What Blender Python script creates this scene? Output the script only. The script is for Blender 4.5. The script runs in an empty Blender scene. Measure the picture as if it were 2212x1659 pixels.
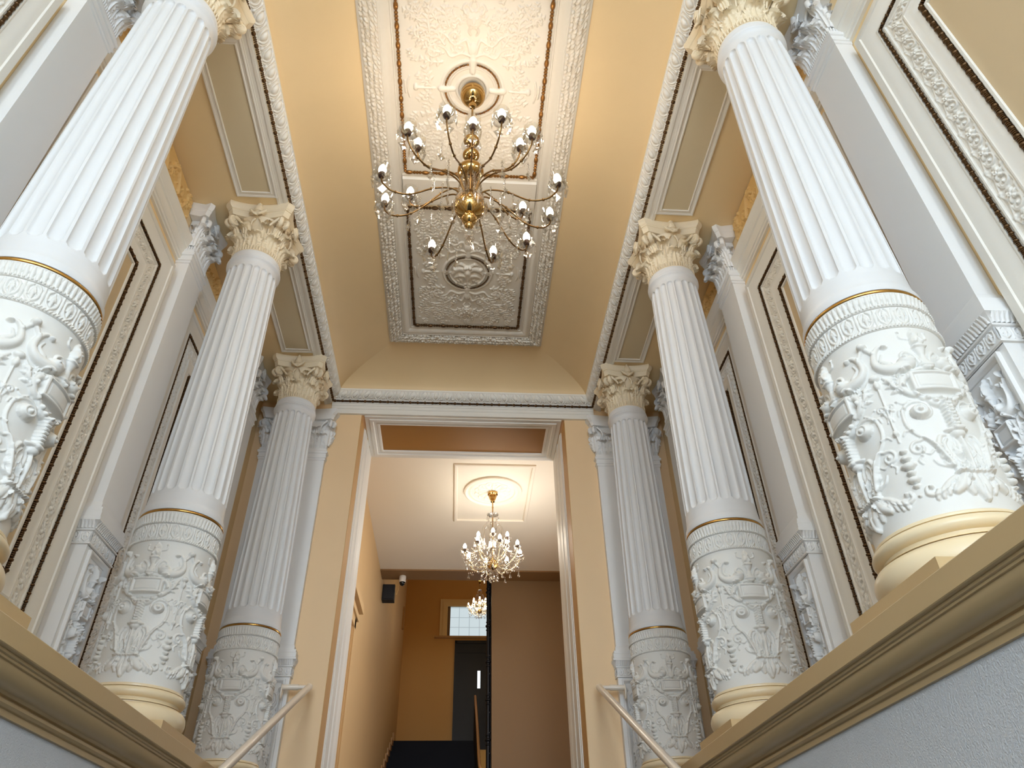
import bpy, math, random
import numpy as np
from mathutils import Matrix, Vector
random.seed(7); np.random.seed(7)
SC = bpy.context.scene
COL = SC.collection
PI = math.pi

# ---------------------------------------------------------------- materials
def srgb(r, g, b):
    f = lambda c: (c/12.92 if c <= .04045 else ((c+.055)/1.055)**2.4)
    return (f(r/255), f(g/255), f(b/255), 1)
def mat(name, col, rough=.5, metal=0., bump=0., bscale=60., var=0., vscale=3., spec=.5, **kw):
    m = bpy.data.materials.new(name); m.use_nodes = True
    nt = m.node_tree; b = nt.nodes['Principled BSDF']
    b.inputs['Base Color'].default_value = col
    b.inputs['Roughness'].default_value = rough
    b.inputs['Metallic'].default_value = metal
    b.inputs['Specular IOR Level'].default_value = spec
    for k, v in kw.items(): b.inputs[k.replace('_', ' ')].default_value = v
    tc = nt.nodes.new('ShaderNodeTexCoord')
    if bump:
        n = nt.nodes.new('ShaderNodeTexNoise'); n.inputs['Scale'].default_value = bscale
        n.inputs['Detail'].default_value = 4
        bp = nt.nodes.new('ShaderNodeBump'); bp.inputs['Strength'].default_value = bump
        bp.inputs['Distance'].default_value = .01
        nt.links.new(tc.outputs['Object'], n.inputs['Vector'])
        nt.links.new(n.outputs['Fac'], bp.inputs['Height'])
        nt.links.new(bp.outputs['Normal'], b.inputs['Normal'])
    if var:
        n = nt.nodes.new('ShaderNodeTexNoise'); n.inputs['Scale'].default_value = vscale
        n.inputs['Detail'].default_value = 5
        r = nt.nodes.new('ShaderNodeMapRange'); r.inputs['To Min'].default_value = 1-var; r.inputs['To Max'].default_value = 1+var*.3
        mx = nt.nodes.new('ShaderNodeMix'); mx.data_type = 'RGBA'; mx.blend_type = 'MULTIPLY'; mx.inputs['Factor'].default_value = 1
        mx.inputs['A'].default_value = col
        nt.links.new(tc.outputs['Object'], n.inputs['Vector'])
        nt.links.new(n.outputs['Fac'], r.inputs['Value'])
        nt.links.new(r.outputs['Result'], mx.inputs['B'])
        nt.links.new(mx.outputs['Result'], b.inputs['Base Color'])
    return m
def emit(name, col, strength):
    m = bpy.data.materials.new(name); m.use_nodes = True
    b = m.node_tree.nodes['Principled BSDF']
    b.inputs['Base Color'].default_value = col
    b.inputs['Emission Color'].default_value = col
    b.inputs['Emission Strength'].default_value = strength
    return m
M = dict(
    white=mat('white_paint', srgb(222, 222, 222), .42, bump=.03, bscale=90),
    relief=mat('plaster_relief_white', srgb(226, 224, 218), .5, bump=.04, bscale=120),
    trim=mat('trim_white', srgb(236, 232, 223), .45, bump=.03, bscale=80),
    ceilw=mat('ceiling_relief_white', srgb(224, 216, 202), .5, bump=.03, bscale=80),
    cream=mat('cream_paint', srgb(234, 219, 190), .45, bump=.04, bscale=90),
    basecream=mat('base_cream', srgb(238, 219, 182), .3, bump=.03, bscale=60),
    tan=mat('tan_wall', srgb(238, 210, 162), .6, bump=.05, bscale=40, var=.05),
    field=mat('panel_field', srgb(206, 183, 146), .6, bump=.05, bscale=40, var=.04),
    pier=mat('pier_tan', srgb(240, 208, 164), .55, bump=.05, bscale=40, var=.04),
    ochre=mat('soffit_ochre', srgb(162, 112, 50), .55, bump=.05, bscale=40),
    reveal=mat('reveal_ochre', srgb(206, 160, 98), .55, bump=.05, bscale=40, var=.05),
    soffit=mat('soffit_tan', srgb(240, 218, 174), .6, bump=.04, bscale=50),
    pilaster=mat('pilaster_grey', srgb(234, 233, 231), .5, bump=.04, bscale=50),
    frieze=mat('frieze_ochre', srgb(232, 196, 132), .55, bump=.05, bscale=80),
    ledge=mat('ledge_tan', srgb(206, 178, 132), .35, bump=.06, bscale=30, var=.06),
    plaster=mat('rough_plaster', srgb(230, 232, 234), .8, bump=.5, bscale=160, var=.04, vscale=30),
    bronze=mat('bronze_beads', srgb(92, 66, 38), .38, .7),
    bronze_lit=mat('bronze_beads_lit', srgb(150, 104, 52), .35, .8),  # lighter copy of the one bead metal, brighter light put into its colour
    gold=mat('gold_leaf', srgb(196, 152, 84), .22, 1.),
    coffer=mat('coffer_field', srgb(218, 204, 172), .6, bump=.04, bscale=50),
    brass=mat('polished_brass', srgb(186, 150, 92), .1, 1.),
    arm=mat('aged_brass', srgb(120, 90, 52), .3, .9),
    socket=mat('dark_socket', srgb(70, 44, 32), .4, .3),
    iron=mat('black_iron', srgb(16, 18, 24), .4, .5),
    carpet=mat('dark_carpet', srgb(18, 24, 36), .9, bump=.3, bscale=300),
    door=mat('dark_door', srgb(9, 10, 12), .5),
    wood=mat('wood_rail', srgb(196, 150, 92), .3, var=.2, vscale=12),
    casing=mat('window_casing', srgb(232, 200, 140), .5),
    beam=mat('beam_brown', srgb(140, 108, 70), .6),
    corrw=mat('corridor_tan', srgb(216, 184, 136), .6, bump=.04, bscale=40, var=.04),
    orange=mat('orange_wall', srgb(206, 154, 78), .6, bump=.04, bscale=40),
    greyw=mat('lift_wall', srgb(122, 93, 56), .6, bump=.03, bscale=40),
    corrc=mat('corridor_ceiling', srgb(240, 232, 216), .6, bump=.03, bscale=40),
    floor=mat('stone_floor', srgb(44, 36, 32), .6, bump=.05, bscale=20, var=.15),
    rail=mat('painted_rail', srgb(232, 220, 204), .2),
    camw=mat('camera_white', srgb(225, 222, 214), .3),
    blackp=mat('black_plastic', srgb(14, 14, 16), .15),
    speaker=mat('speaker_black', srgb(26, 26, 30), .6),
    cable=mat('cable_tan', srgb(210, 170, 110), .5),
    bulb=emit('lit_bulb', (1, .93, .82, 1), 22.),
    bulb2=emit('lit_bulb_warm', (1, .86, .64, 1), 40.),
    silver=mat('pale_brass', srgb(222, 208, 178), .15, .8),
    doorlit=emit('daylit_door_glass', (.8, .9, .95, 1), 1.6),
)
def glass(name, rough=0., ior=1.5, col=(1, 1, 1, 1)):
    return mat(name, col, rough, Transmission_Weight=1., IOR=ior)
def thin_glass(name):
    m = bpy.data.materials.new(name); m.use_nodes = True
    nt = m.node_tree; nt.nodes.clear()
    o = nt.nodes.new('ShaderNodeOutputMaterial'); t = nt.nodes.new('ShaderNodeBsdfTransparent')
    g = nt.nodes.new('ShaderNodeBsdfGlossy'); g.inputs['Roughness'].default_value = .05
    l = nt.nodes.new('ShaderNodeLayerWeight'); l.inputs['Blend'].default_value = .35
    mx = nt.nodes.new('ShaderNodeMixShader')
    t.inputs['Color'].default_value = (.93, .93, .92, 1)
    nt.links.new(l.outputs['Facing'], mx.inputs[0]); nt.links.new(t.outputs[0], mx.inputs[1])
    nt.links.new(g.outputs[0], mx.inputs[2]); nt.links.new(mx.outputs[0], o.inputs[0])
    return m
M['dish'] = thin_glass('blown_glass')
def block_glass(name):
    """daylit glass blocks: the joints let less light through"""
    m = emit(name, (.72, .84, .88, 1), .8); nt = m.node_tree; b = nt.nodes['Principled BSDF']
    tc = nt.nodes.new('ShaderNodeTexCoord'); sx = nt.nodes.new('ShaderNodeSeparateXYZ'); cx = nt.nodes.new('ShaderNodeCombineXYZ')
    br = nt.nodes.new('ShaderNodeTexBrick'); br.offset = 0; br.squash = 1
    for k, v in dict(Scale=1., Brick_Width=.265, Row_Height=.26, Mortar_Size=.014, Mortar_Smooth=1.).items(): br.inputs[k.replace('_', ' ')].default_value = v
    br.inputs['Color1'].default_value = br.inputs['Color2'].default_value = (.74, .86, .9, 1); br.inputs['Mortar'].default_value = (.42, .50, .54, 1)
    nt.links.new(tc.outputs['Object'], sx.inputs[0]); nt.links.new(sx.outputs['X'], cx.inputs['X']); nt.links.new(sx.outputs['Z'], cx.inputs['Y'])
    nt.links.new(cx.outputs[0], br.inputs['Vector']); nt.links.new(br.outputs['Color'], b.inputs['Emission Color']); b.inputs['Base Color'].default_value = (.1, .1, .1, 1); return m
M['winlit'] = block_glass('daylit_glass_blocks')
def cut_glass(name):
    m = glass(name, .0, 1.45, (1, 1, 1, 1)); nt = m.node_tree; b = nt.nodes['Principled BSDF']
    o = nt.nodes['Material Output']; t = nt.nodes.new('ShaderNodeBsdfTransparent'); mx = nt.nodes.new('ShaderNodeMixShader'); mx.inputs[0].default_value = .55
    t.inputs['Color'].default_value = (.98, .97, .95, 1)
    nt.links.new(b.outputs[0], mx.inputs[1]); nt.links.new(t.outputs[0], mx.inputs[2]); nt.links.new(mx.outputs[0], o.inputs[0]); return m
M['crystal'] = cut_glass('cut_crystal')

# ---------------------------------------------------------------- geometry collector
class G:
    def __init__(s): s.v = []; s.q = []; s.t = []; s.n = 0; s.ng = []
    def add(s, V, Q=None, T=None):
        V = np.asarray(V, float).reshape(-1, 3)
        if Q is not None and len(Q): s.q.append(np.asarray(Q, int)+s.n)
        if T is not None and len(T): s.t.append(np.asarray(T, int)+s.n)
        s.v.append(V); s.n += len(V); return s
    def poly(s, V):                       # one n-gon
        V = np.asarray(V, float); s.ng.append(list(range(s.n, s.n+len(V)))); s.v.append(V); s.n += len(V); return s
    def app(s, g, mt=None):               # append another collector, transformed
        V = np.concatenate(g.v)
        if mt is not None:
            A = np.array(mt); V = V@A[:3, :3].T + A[:3, 3]
        for q in g.q: s.q.append(q+s.n)
        for t in g.t: s.t.append(t+s.n)
        for n in g.ng: s.ng.append([i+s.n for i in n])
        s.v.append(V); s.n += len(V); return s
    def grid(s, P, cu=False, cv=False):   # P: nu x nv x 3
        P = np.asarray(P, float); nu, nv = P.shape[:2]
        I = np.arange(nu*nv).reshape(nu, nv)
        if cu: I = np.concatenate([I, I[:1]], 0)
        if cv: I = np.concatenate([I, I[:, :1]], 1)
        Q = np.stack([I[:-1, :-1], I[1:, :-1], I[1:, 1:], I[:-1, 1:]], -1).reshape(-1, 4)
        return s.add(P.reshape(-1, 3), Q)
    def box(s, x0, x1, y0, y1, z0, z1):
        V = [(x, y, z) for x in (x0, x1) for y in (y0, y1) for z in (z0, z1)]
        return s.add(V, [(0, 1, 3, 2), (4, 6, 7, 5), (0, 4, 5, 1), (2, 3, 7, 6), (0, 2, 6, 4), (1, 5, 7, 3)])
    def lathe(s, prof, n=32, c=(0, 0, 0), cap=True):
        p = np.asarray(prof, float); a = np.linspace(0, 2*PI, n, endpoint=False)
        P = np.stack([c[0]+np.outer(np.cos(a), p[:, 0]), c[1]+np.outer(np.sin(a), p[:, 0]), c[2]+np.tile(p[:, 1], (n, 1))], -1)
        s.grid(P, cu=True)
        if cap:
            for k in (0, -1):
                if p[k, 0] > 1e-6:
                    R = P[:, k]
                    s.poly(R if k else R[::-1])
        return s
    def tube(s, pts, r, n=8, closed=False, cap=True):
        p = np.asarray(pts, float); m = len(p)
        r = np.broadcast_to(np.asarray(r, float), (m,))
        t = np.gradient(p, axis=0) if not closed else np.roll(p, -1, 0)-np.roll(p, 1, 0)
        t /= np.linalg.norm(t, axis=1)[:, None]+1e-12
        up = np.array([0, 0, 1.]) if abs(t[0, 2]) < .9 else np.array([1., 0, 0])
        u = np.cross(t[0], up); u /= np.linalg.norm(u); U = []
        for k in range(m):
            u = u-t[k]*(u@t[k]); u /= np.linalg.norm(u)+1e-12; U.append(u)
        U = np.array(U); W = np.cross(t, U); a = np.linspace(0, 2*PI, n, endpoint=False)
        P = p[:, None]+r[:, None, None]*(np.cos(a)[None, :, None]*U[:, None]+np.sin(a)[None, :, None]*W[:, None])
        s.grid(P, cu=closed, cv=True)
        if cap and not closed: s.poly(P[0][::-1]); s.poly(P[-1])
        return s
    def ball(s, c, r, n=12, m=8, sz=1.):
        a = np.linspace(-PI/2, PI/2, m)
        return s.lathe(np.stack([np.maximum(np.cos(a)*r, 1e-5), np.sin(a)*r*sz], 1), n, c, cap=False)
    def sweep(s, prof, path, closed=False):
        """prof: (o,z) pairs; o to the LEFT of travel. path: xy polyline, mitred."""
        p = np.asarray(path, float); n = len(p); out = []
        for k in range(n):
            a = p[k]-p[k-1] if (k or closed) else p[1]-p[0]
            b = p[(k+1) % n]-p[k] if (k < n-1 or closed) else p[-1]-p[-2]
            a = a/np.linalg.norm(a); b = b/np.linalg.norm(b)
            na = np.array([-a[1], a[0]]); nb = np.array([-b[1], b[0]])
            d = na+nb; d = d/(d@na)
            out.append([(p[k][0]+d[0]*o, p[k][1]+d[1]*o, z) for o, z in prof])
        return s.grid(out, cu=closed)
def build(name, g, m, parent=None, smooth=40, dz=0.):
    me = bpy.data.meshes.new(name)
    V = np.concatenate(g.v)-[0, 0, dz]
    fs = [q for q in g.q]+[t for t in g.t]
    idx = np.concatenate([f.ravel() for f in fs]+[np.array(n) for n in g.ng]) if (fs or g.ng) else np.zeros(0, int)
    cnt = np.concatenate([np.full(len(f), f.shape[1]) for f in fs]+[np.array([len(n)]) for n in g.ng])
    me.vertices.add(len(V)); me.vertices.foreach_set('co', V.astype(np.float32).ravel())
    me.loops.add(len(idx)); me.loops.foreach_set('vertex_index', idx.astype(np.int32))
    me.polygons.add(len(cnt))
    st = np.concatenate([[0], np.cumsum(cnt)[:-1]])
    me.polygons.foreach_set('loop_start', st.astype(np.int32))
    me.polygons.foreach_set('use_smooth', np.full(len(cnt), bool(smooth)))
    me.update(calc_edges=True); me.validate()
    if smooth and smooth < 180: me.set_sharp_from_angle(angle=math.radians(smooth))
    me.materials.append(m)
    o = bpy.data.objects.new(name, me); COL.objects.link(o)
    if parent: o.parent = parent
    return o
def tag(o, label, cat, group=None):
    o['label'] = label; o['category'] = cat; o['kind'] = 'thing'
    if group: o['group'] = group
    return o
def thing(name, label, cat, loc=(0, 0, 0), group=None):
    o = bpy.data.objects.new(name, None); COL.objects.link(o); o.location = loc
    o.empty_display_size = .1
    return tag(o, label, cat, group)
def struct(o): o['kind'] = 'structure'; return o
def dup(root, loc=None, rotz=None, label=None, parent=None):
    c = root.copy(); COL.objects.link(c)
    if loc is not None: c.location = loc
    if rotz is not None: c.rotation_euler = (0, 0, rotz)
    if label: c['label'] = label
    if parent is not None: c.parent = parent
    for ch in list(root.children): dup(ch, parent=c)
    return c
def T(x=0, y=0, z=0): return Matrix.Translation((x, y, z))
def RZ(a): return Matrix.Rotation(a, 4, 'Z')
def RX(a): return Matrix.Rotation(a, 4, 'X')
def RY(a): return Matrix.Rotation(a, 4, 'Y')
def S(x, y, z): return Matrix.Diagonal((x, y, z, 1))

# ---------------------------------------------------------------- relief (height field) engine
def spline(pts, n=8):
    p = np.asarray(pts, float)
    if len(p) < 3: return np.array([p[0]+(p[-1]-p[0])*t for t in np.linspace(0, 1, n+1)])
    q = np.vstack([2*p[0]-p[1], p, 2*p[-1]-p[-2]]); out = []
    for k in range(len(p)-1):
        a, b, c, d = q[k:k+4]
        for t in np.linspace(0, 1, n, endpoint=False):
            out.append(.5*(2*b+(c-a)*t+(2*a-5*b+4*c-d)*t*t+(3*b-a-3*c+d)*t**3))
    out.append(p[-1]); return np.array(out)
class Rel:
    def __init__(s, x0, x1, y0, y1, res, mirror=True, period=None):
        s.xs = np.linspace(x0, x1, int(round((x1-x0)/res))+1); s.ys = np.linspace(y0, y1, int(round((y1-y0)/res))+1)
        s.X, s.Y = np.meshgrid(s.xs, s.ys, indexing='ij'); s.H = np.zeros_like(s.X); s.mir = mirror; s.per = period
    def _v(s, x0, x1, y0, y1):
        i0, i1 = np.searchsorted(s.xs, [x0, x1]); j0, j1 = np.searchsorted(s.ys, [y0, y1])
        return (slice(i0, i1), slice(j0, j1)) if i1 > i0 and j1 > j0 else None
    def _var(s):
        out = [(m, 0) for m in ((1, -1) if s.mir else (1,))]
        if s.per: out = [(m, k*s.per) for m, _ in out for k in (-1, 0, 1)]
        return out
    def st(s, pts, r, h=None, base=0., sp=True):
        """tapered rounded stroke; its height over what lies beneath is limited by its radius"""
        p = spline(pts) if sp else np.asarray(pts, float); n = len(p)
        r = np.interp(np.linspace(0, 1, n), np.linspace(0, 1, len(np.atleast_1d(r))), np.atleast_1d(r))
        rm = r.max(); h = rm*.8 if h is None else h
        for m, sh in s._var():
            P = p*[m, 1]+[sh, 0]
            bx = s._v(P[:, 0].min()-rm, P[:, 0].max()+rm, P[:, 1].min()-rm, P[:, 1].max()+rm)
            if bx is None: continue
            i0, j0 = bx[0].start, bx[1].start; D = np.zeros_like(s.H[bx]); C = np.zeros_like(D)
            for k in range(n-1):
                a, b = P[k], P[k+1]; rr = max(r[k], r[k+1])
                sl = s._v(min(a[0], b[0])-rr, max(a[0], b[0])+rr, min(a[1], b[1])-rr, max(a[1], b[1])+rr)
                if sl is None: continue
                X, Y = s.X[sl], s.Y[sl]; d = b-a; L = d@d+1e-12
                t = np.clip(((X-a[0])*d[0]+(Y-a[1])*d[1])/L, 0, 1)
                rl = np.maximum(r[k]+(r[k+1]-r[k])*t, 1e-5)
                q = np.hypot(X-a[0]-t*d[0], Y-a[1]-t*d[1])/rl
                hh = h*(.25+.75*rl/rm); dm = np.minimum(hh, 1.3*rl); v = np.where(q < 1, dm*np.maximum(1-q*q, 0)**.45, 0); e = hh-dm+v
                q_ = (slice(sl[0].start-i0, sl[0].stop-i0), slice(sl[1].start-j0, sl[1].stop-j0))
                C[q_] = np.where((q < 1) & (e > C[q_]), e, C[q_]); D[q_] = np.maximum(D[q_], v)
            H = s.H[bx]; s.H[bx] = np.where(D > 0, np.maximum(H, np.minimum(C+base, H+D)), H)
    def bl(s, x, y, rx, ry, h, rot=0., base=0., pw=.5):
        R = max(rx, ry); c, n = math.cos(rot), math.sin(rot)
        for m, sh in s._var():
            sl = s._v(m*x+sh-R, m*x+sh+R, y-R, y+R)
            if sl is None: continue
            X, Y = (s.X[sl]-sh)*m-x, s.Y[sl]-y
            q = ((X*c+Y*n)/rx)**2+((-X*n+Y*c)/ry)**2; H = s.H[sl]; dm = min(h, 1.3*min(rx, ry)); v = dm*np.maximum(1-q, 0)**pw
            s.H[sl] = np.where(q < 1, np.maximum(H, np.minimum(h-dm+v+base, H+v)), H)
    def box(s, x0, x1, y0, y1, h, bev=.004):
        for m, sh in s._var():
            a, b = sorted((m*x0+sh, m*x1+sh)); sl = s._v(a, b, y0, y1)
            if sl is None: continue
            X, Y = s.X[sl], s.Y[sl]
            d = np.minimum(np.minimum(X-a, b-X), np.minimum(Y-y0, y1-Y))
            s.H[sl] = np.maximum(s.H[sl], h*np.clip(d/bev, 0, 1))
    def cut(s, x0, x1, y0, y1, h, bev=.004):
        for m, sh in s._var():
            a, b = sorted((m*x0+sh, m*x1+sh)); sl = s._v(a, b, y0, y1)
            if sl is None: continue
            X, Y = s.X[sl], s.Y[sl]
            d = np.clip(np.minimum(np.minimum(X-a, b-X), np.minimum(Y-y0, y1-Y))/bev, 0, 1)
            s.H[sl] = np.where(d > 0, np.minimum(s.H[sl], s.H[sl]*(1-d)+h*d), s.H[sl])
    def ring(s, x, y, R, w, h):
        a = np.linspace(0, 2*PI, 49)
        s.st(np.stack([x+R*np.cos(a), y+R*np.sin(a)], 1), w, h, sp=False)
    def spi(s, x, y, R, turns, a0, dr=1, r=(.008, .004), h=None, eye=True, pre=None):
        t = np.linspace(0, 1, int(26*turns)); a = a0+dr*2*PI*turns*t; q = R*(1-.86*t)
        P = np.stack([x+q*np.cos(a), y+q*np.sin(a)], 1)
        if pre is not None:
            P = np.vstack([spline(list(pre)+[P[0], P[1]])[:-1], P])
        s.st(P, r, h, sp=False)
        if eye: s.bl(x, y, R*.24, R*.24, (h or r[0]*.8)*1.25)
    def leaf(s, x, y, ang, L, W, n=4, bend=0., h=.012, back=False):
        """acanthus leaf: a bent vein with paired teardrop lobes"""
        px, py, a = x, y, ang; pts = [(x, y)]
        for k in range(12):
            px += L/12*math.cos(a); py += L/12*math.sin(a); a += bend/12; pts.append((px, py))
        pts = np.array(pts)
        s.st(pts, (W*.16, W*.13, W*.05), h, sp=False)
        for k in range(n):
            f = (k+.35)/n; i = int(f*12); b = pts[i]; an = ang+bend*f
            ln = W*(1.0-.55*f)*(1.05 if k else .8)
            for sd in (1, -1):
                q = an+sd*(1.05-.35*f)
                e = (b[0]+ln*math.cos(q), b[1]+ln*math.sin(q)); md = (b[0]+.55*ln*math.cos(q-sd*.25), b[1]+.55*ln*math.sin(q-sd*.25))
                s.st([b, md, e], (W*.1, W*.2, W*.07), h*.85, sp=True)
    def flower(s, x, y, R, n=6, h=.012, rot=0.):
        for k in range(n):
            a = rot+2*PI*k/n
            s.bl(x+R*.55*math.cos(a), y+R*.55*math.sin(a), R*.46, R*.3, h, a)
        s.bl(x, y, R*.27, R*.27, h*1.35)
    def mesh(s, fn, flip=False):
        P = fn(s.X, s.Y, s.H)
        g = G(); g.grid(P[::-1] if flip else P); return g
def strip(rel, g, p0, p1, side, normal, prof=None, m0=0., m1=0., width=None):
    """tile a relief (x across, y along) from p0 to p1; prof(frac)->(side, normal) offsets; m0/m1 mitre the ends"""
    p0, p1, side, normal = [np.asarray(v, float) for v in (p0, p1, side, normal)]
    d = p1-p0; L = np.linalg.norm(d); d /= L; tl = rel.ys[-1]-rel.ys[0]; n = max(1, round(L/tl))
    fx = (rel.xs-rel.xs[0])/(rel.xs[-1]-rel.xs[0]); w = width or (rel.xs[-1]-rel.xs[0])
    if prof is None: bs, bn = fx*w, fx*0
    else: bs, bn = np.array([prof(f) for f in fx]).T
    H = np.concatenate([rel.H[:, :-1]]*n+[rel.H[:, :1]], 1); tt = np.linspace(0, 1, H.shape[1])
    t = (m0*bs)[:, None]*(1-tt)[None]+(L+m1*bs)[:, None]*tt[None]
    P = p0+t[..., None]*d+bs[:, None, None]*side+(bn[:, None]+H)[..., None]*normal
    fl = np.cross(side, d)@normal < 0
    g.grid(P[::-1] if fl else P)
def beads(g, p0, p1, r, pitch, pat='bead', n=8):
    p0, p1 = np.asarray(p0, float), np.asarray(p1, float); L = np.linalg.norm(p1-p0); k = max(1, round(L/pitch)); u = L/k
    pr = []
    def el(a, b, rr, m):
        for t in np.linspace(0, PI, m): pr.append(((a+b)/2-(b-a)/2*math.cos(t), max(rr*math.sin(t), r*.3)))
    if pat == 'bead': el(0, .4, r, 6); el(.42, .6, r*.85, 4); el(.61, .79, r*.85, 4); el(.8, .98, r*.85, 4)
    elif pat == 'long': el(0, .46, r, 7); el(.47, .64, r*.85, 5); el(.65, .82, r*.85, 5); el(.83, .99, r*.85, 5)
    else: el(0, .97, r, 6)
    pr = np.array(pr); P = np.vstack([pr+[j, 0] for j in range(k)])
    q = p0+(p1-p0)/L*(P[:, :1]*u)
    d = (p1-p0)/L; up = np.array([0, 0, 1.]) if abs(d[2]) < .9 else np.array([1., 0, 0])
    U = np.cross(d, up); U /= np.linalg.norm(U); W = np.cross(d, U); a = np.linspace(0, 2*PI, n, endpoint=False)
    g.grid(q[:, None]+P[:, 1, None, None]*(np.cos(a)[None, :, None]*U+np.sin(a)[None, :, None]*W), cv=True)
# ---------------------------------------------------------------- calibrated layout (metres; camera height is z = 0)
W = 1.8                                  # column axis
YS = (2.349, 4.448, 6.504)
ZL = .85                                 # top of the stair side walls
ZS = 5.10                                # gallery soffit
XW = 2.38                                # gallery side wall
YE = 7.15                                # end wall
YB = -22.0                                # entrance wall behind the camera
XO = 1.205; ZO = 4.95; YR = 8.07         # opening half width, head, rear of reveal
ZC = 5.43                                # hall ceiling

# ---------------------------------------------------------------- carved grotesque motif: one quarter of the drum
def motif(R, k=1., w=.196):
    """R: relief with x in +-w, y = absolute z 1.133..1.951"""
    h = .0185*k
    # a few fine tendrils on the ground
    for x, z, a, L in ((.03, 1.885, .4, .045), (.11, 1.60, -.5, .045), (.165, 1.545, 1.9, .035), (.175, 1.46, 2.3, .035), (.15, 1.33, 1.2, .035), (.10, 1.375, -.6, .035)):
        R.st([(x, z), (x+.55*L*math.cos(a), z+.55*L*math.sin(a)), (x+L*math.cos(a+.6), z+L*math.sin(a+.6))], (.004, .005, .002), h*.5)
        R.bl(x+L*math.cos(a+.6), z+L*math.sin(a+.6), .0055, .0055, h*.5)
    # torch and vase on the tablet
    R.bl(0, 1.868, .026, .036, h*1.5); R.st([(0, 1.88), (.006, 1.91), (0, 1.936)], (.018, .012, .003), h*1.2)
    R.st([(.012, 1.86), (.0, 1.885), (.01, 1.905)], (.008, .005), h*1.7)
    R.st([(0, 1.745), (0, 1.80), (0, 1.838)], (.022, .012, .026), h*1.3); R.bl(0, 1.75, .036, .01, h*1.4); R.bl(0, 1.838, .03, .007, h*1.6)
    R.st([(.02, 1.76), (.03, 1.80), (.055, 1.822), (.075, 1.812), (.078, 1.796)], (.009, .007, .006), h)
    # dolphins
    R.st([(.066, 1.766), (.10, 1.748), (.145, 1.756), (.172, 1.79), (.165, 1.84), (.142, 1.868), (.118, 1.862)], (.03, .026, .02, .015, .011, .008, .005), h*1.7)
    R.bl(.07, 1.772, .03, .024, h*1.9, .3); R.st([(.045, 1.775), (.05, 1.79), (.062, 1.80)], (.01, .006), h*1.5); R.bl(.078, 1.782, .006, .006, h*2.6)
    R.st([(.165, 1.84), (.182, 1.868), (.196, 1.888)], (.008, .01), h*1.1); R.bl(.196, 1.892, .018, .016, h*1.6); R.bl(.122, 1.862, .014, .01, h*1.1)
    R.st([(.125, 1.775), (.15, 1.80), (.14, 1.83)], (.012, .004), h)
    # tablet with scrolled frame
    R.box(-.092, .092, 1.618, 1.722, h*1.5, .01); R.cut(-.072, .072, 1.635, 1.705, h*1.0, .006); R.box(-.064, .064, 1.642, 1.698, h*1.25, .004)
    R.st([(0, 1.728), (.03, 1.736), (.058, 1.728), (.085, 1.742), (.102, 1.734)], (.008, .009, .007), h*1.9)
    R.st([(.09, 1.70), (.108, 1.69), (.118, 1.66), (.104, 1.63), (.085, 1.615)], (.014, .016, .012), h*1.5); R.bl(.108, 1.662, .01, .01, h*2.3)
    R.spi(.10, 1.716, .014, 1.2, 2.2, -1, (.006, .004), h*1.9)
    R.st([(.082, 1.618), (.055, 1.588), (.03, 1.567), (0, 1.563)], (.008, .012, .015, .015), h*1.9); R.st([(.07, 1.612), (.035, 1.60), (0, 1.60)], (.006, .006), h*1.6)
    for x in (.01, .03, .05): R.bl(x, 1.57+x*x*9, .011, .011, h*2.5)
    # leaves between the tablets
    R.leaf(.126, 1.64, .95, .075, .04, 3, .5, h*1.0); R.leaf(.13, 1.675, 2.0, .05, .03, 3, -.5, h)
    R.st([(.118, 1.655), (.14, 1.668), (.152, 1.70), (.168, 1.725)], (.008, .01, .005), h)
    R.st([(w, 1.735), (w, 1.44)], (.0035, .0035), h*.7); R.bl(w, 1.735, .02, .016, h); R.bl(w, 1.70, .012, .02, h); R.bl(w, 1.475, .01, .013, h*1.1)
    R.spi(.176, 1.592, .018, 1.4, -1.57, 1, (.006, .004), h); R.st([(.182, 1.576), (.19, 1.55), (.186, 1.53)], (.005, .004), h*.8)
    # twisted candle on its cup
    R.st([(0, 1.56), (0, 1.45)], (.021, .018), h*1.3)
    for z in np.linspace(1.465, 1.555, 7): R.st([(-.018, z-.006), (.018, z+.006)], (.006, .006), h*1.9)
    R.bl(0, 1.447, .046, .011, h*2.1); R.bl(0, 1.432, .026, .02, h*1.5)
    # big scrolls with rosettes
    R.spi(.093, 1.54, .058, 1.15, .2, 1, (.007, .006), h*1.25, eye=False, pre=[(.072, 1.335), (.098, 1.41), (.135, 1.455), (.152, 1.50)])
    R.bl(.093, 1.54, .034, .031, h*1.5, pw=.35); R.ring(.093, 1.54, .02, .005, h*2.0); R.bl(.093, 1.54, .009, .009, h*2.4)
    # acanthus cup
    for p, r in (([(0, 1.285), (0, 1.34), (0, 1.40), (.004, 1.425)], (.007, .010, .004)), ([(.010, 1.29), (.018, 1.35), (.014, 1.395), (.022, 1.42)], (.006, .009, .003)),
                 ([(.020, 1.32), (.034, 1.365), (.030, 1.40)], (.005, .008, .003)), ([(.012, 1.33), (.024, 1.345), (.030, 1.372)], (.004, .006, .002)), ([(.036, 1.30), (.044, 1.34), (.040, 1.37)], (.005, .006, .003))):
        R.st(p, r, h*1.3)
    R.st([(.05, 1.275), (.066, 1.33), (.078, 1.385), (.064, 1.425), (.045, 1.43)], (.009, .011, .009, .005), h*1.4)
    for q in range(4): R.st([(.062+.004*q, 1.30+.028*q), (.078+.004*q, 1.312+.028*q), (.084+.003*q, 1.325+.028*q)], (.006, .007, .003), h*1.1)
    R.st([(.038, 1.275), (.054, 1.34), (.06, 1.39), (.046, 1.415)], (.006, .007, .005), h*1.5)
    R.ring(.026, 1.302, .013, .005, h*1.9); R.bl(.026, 1.302, .006, .007, h*1.5)
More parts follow.
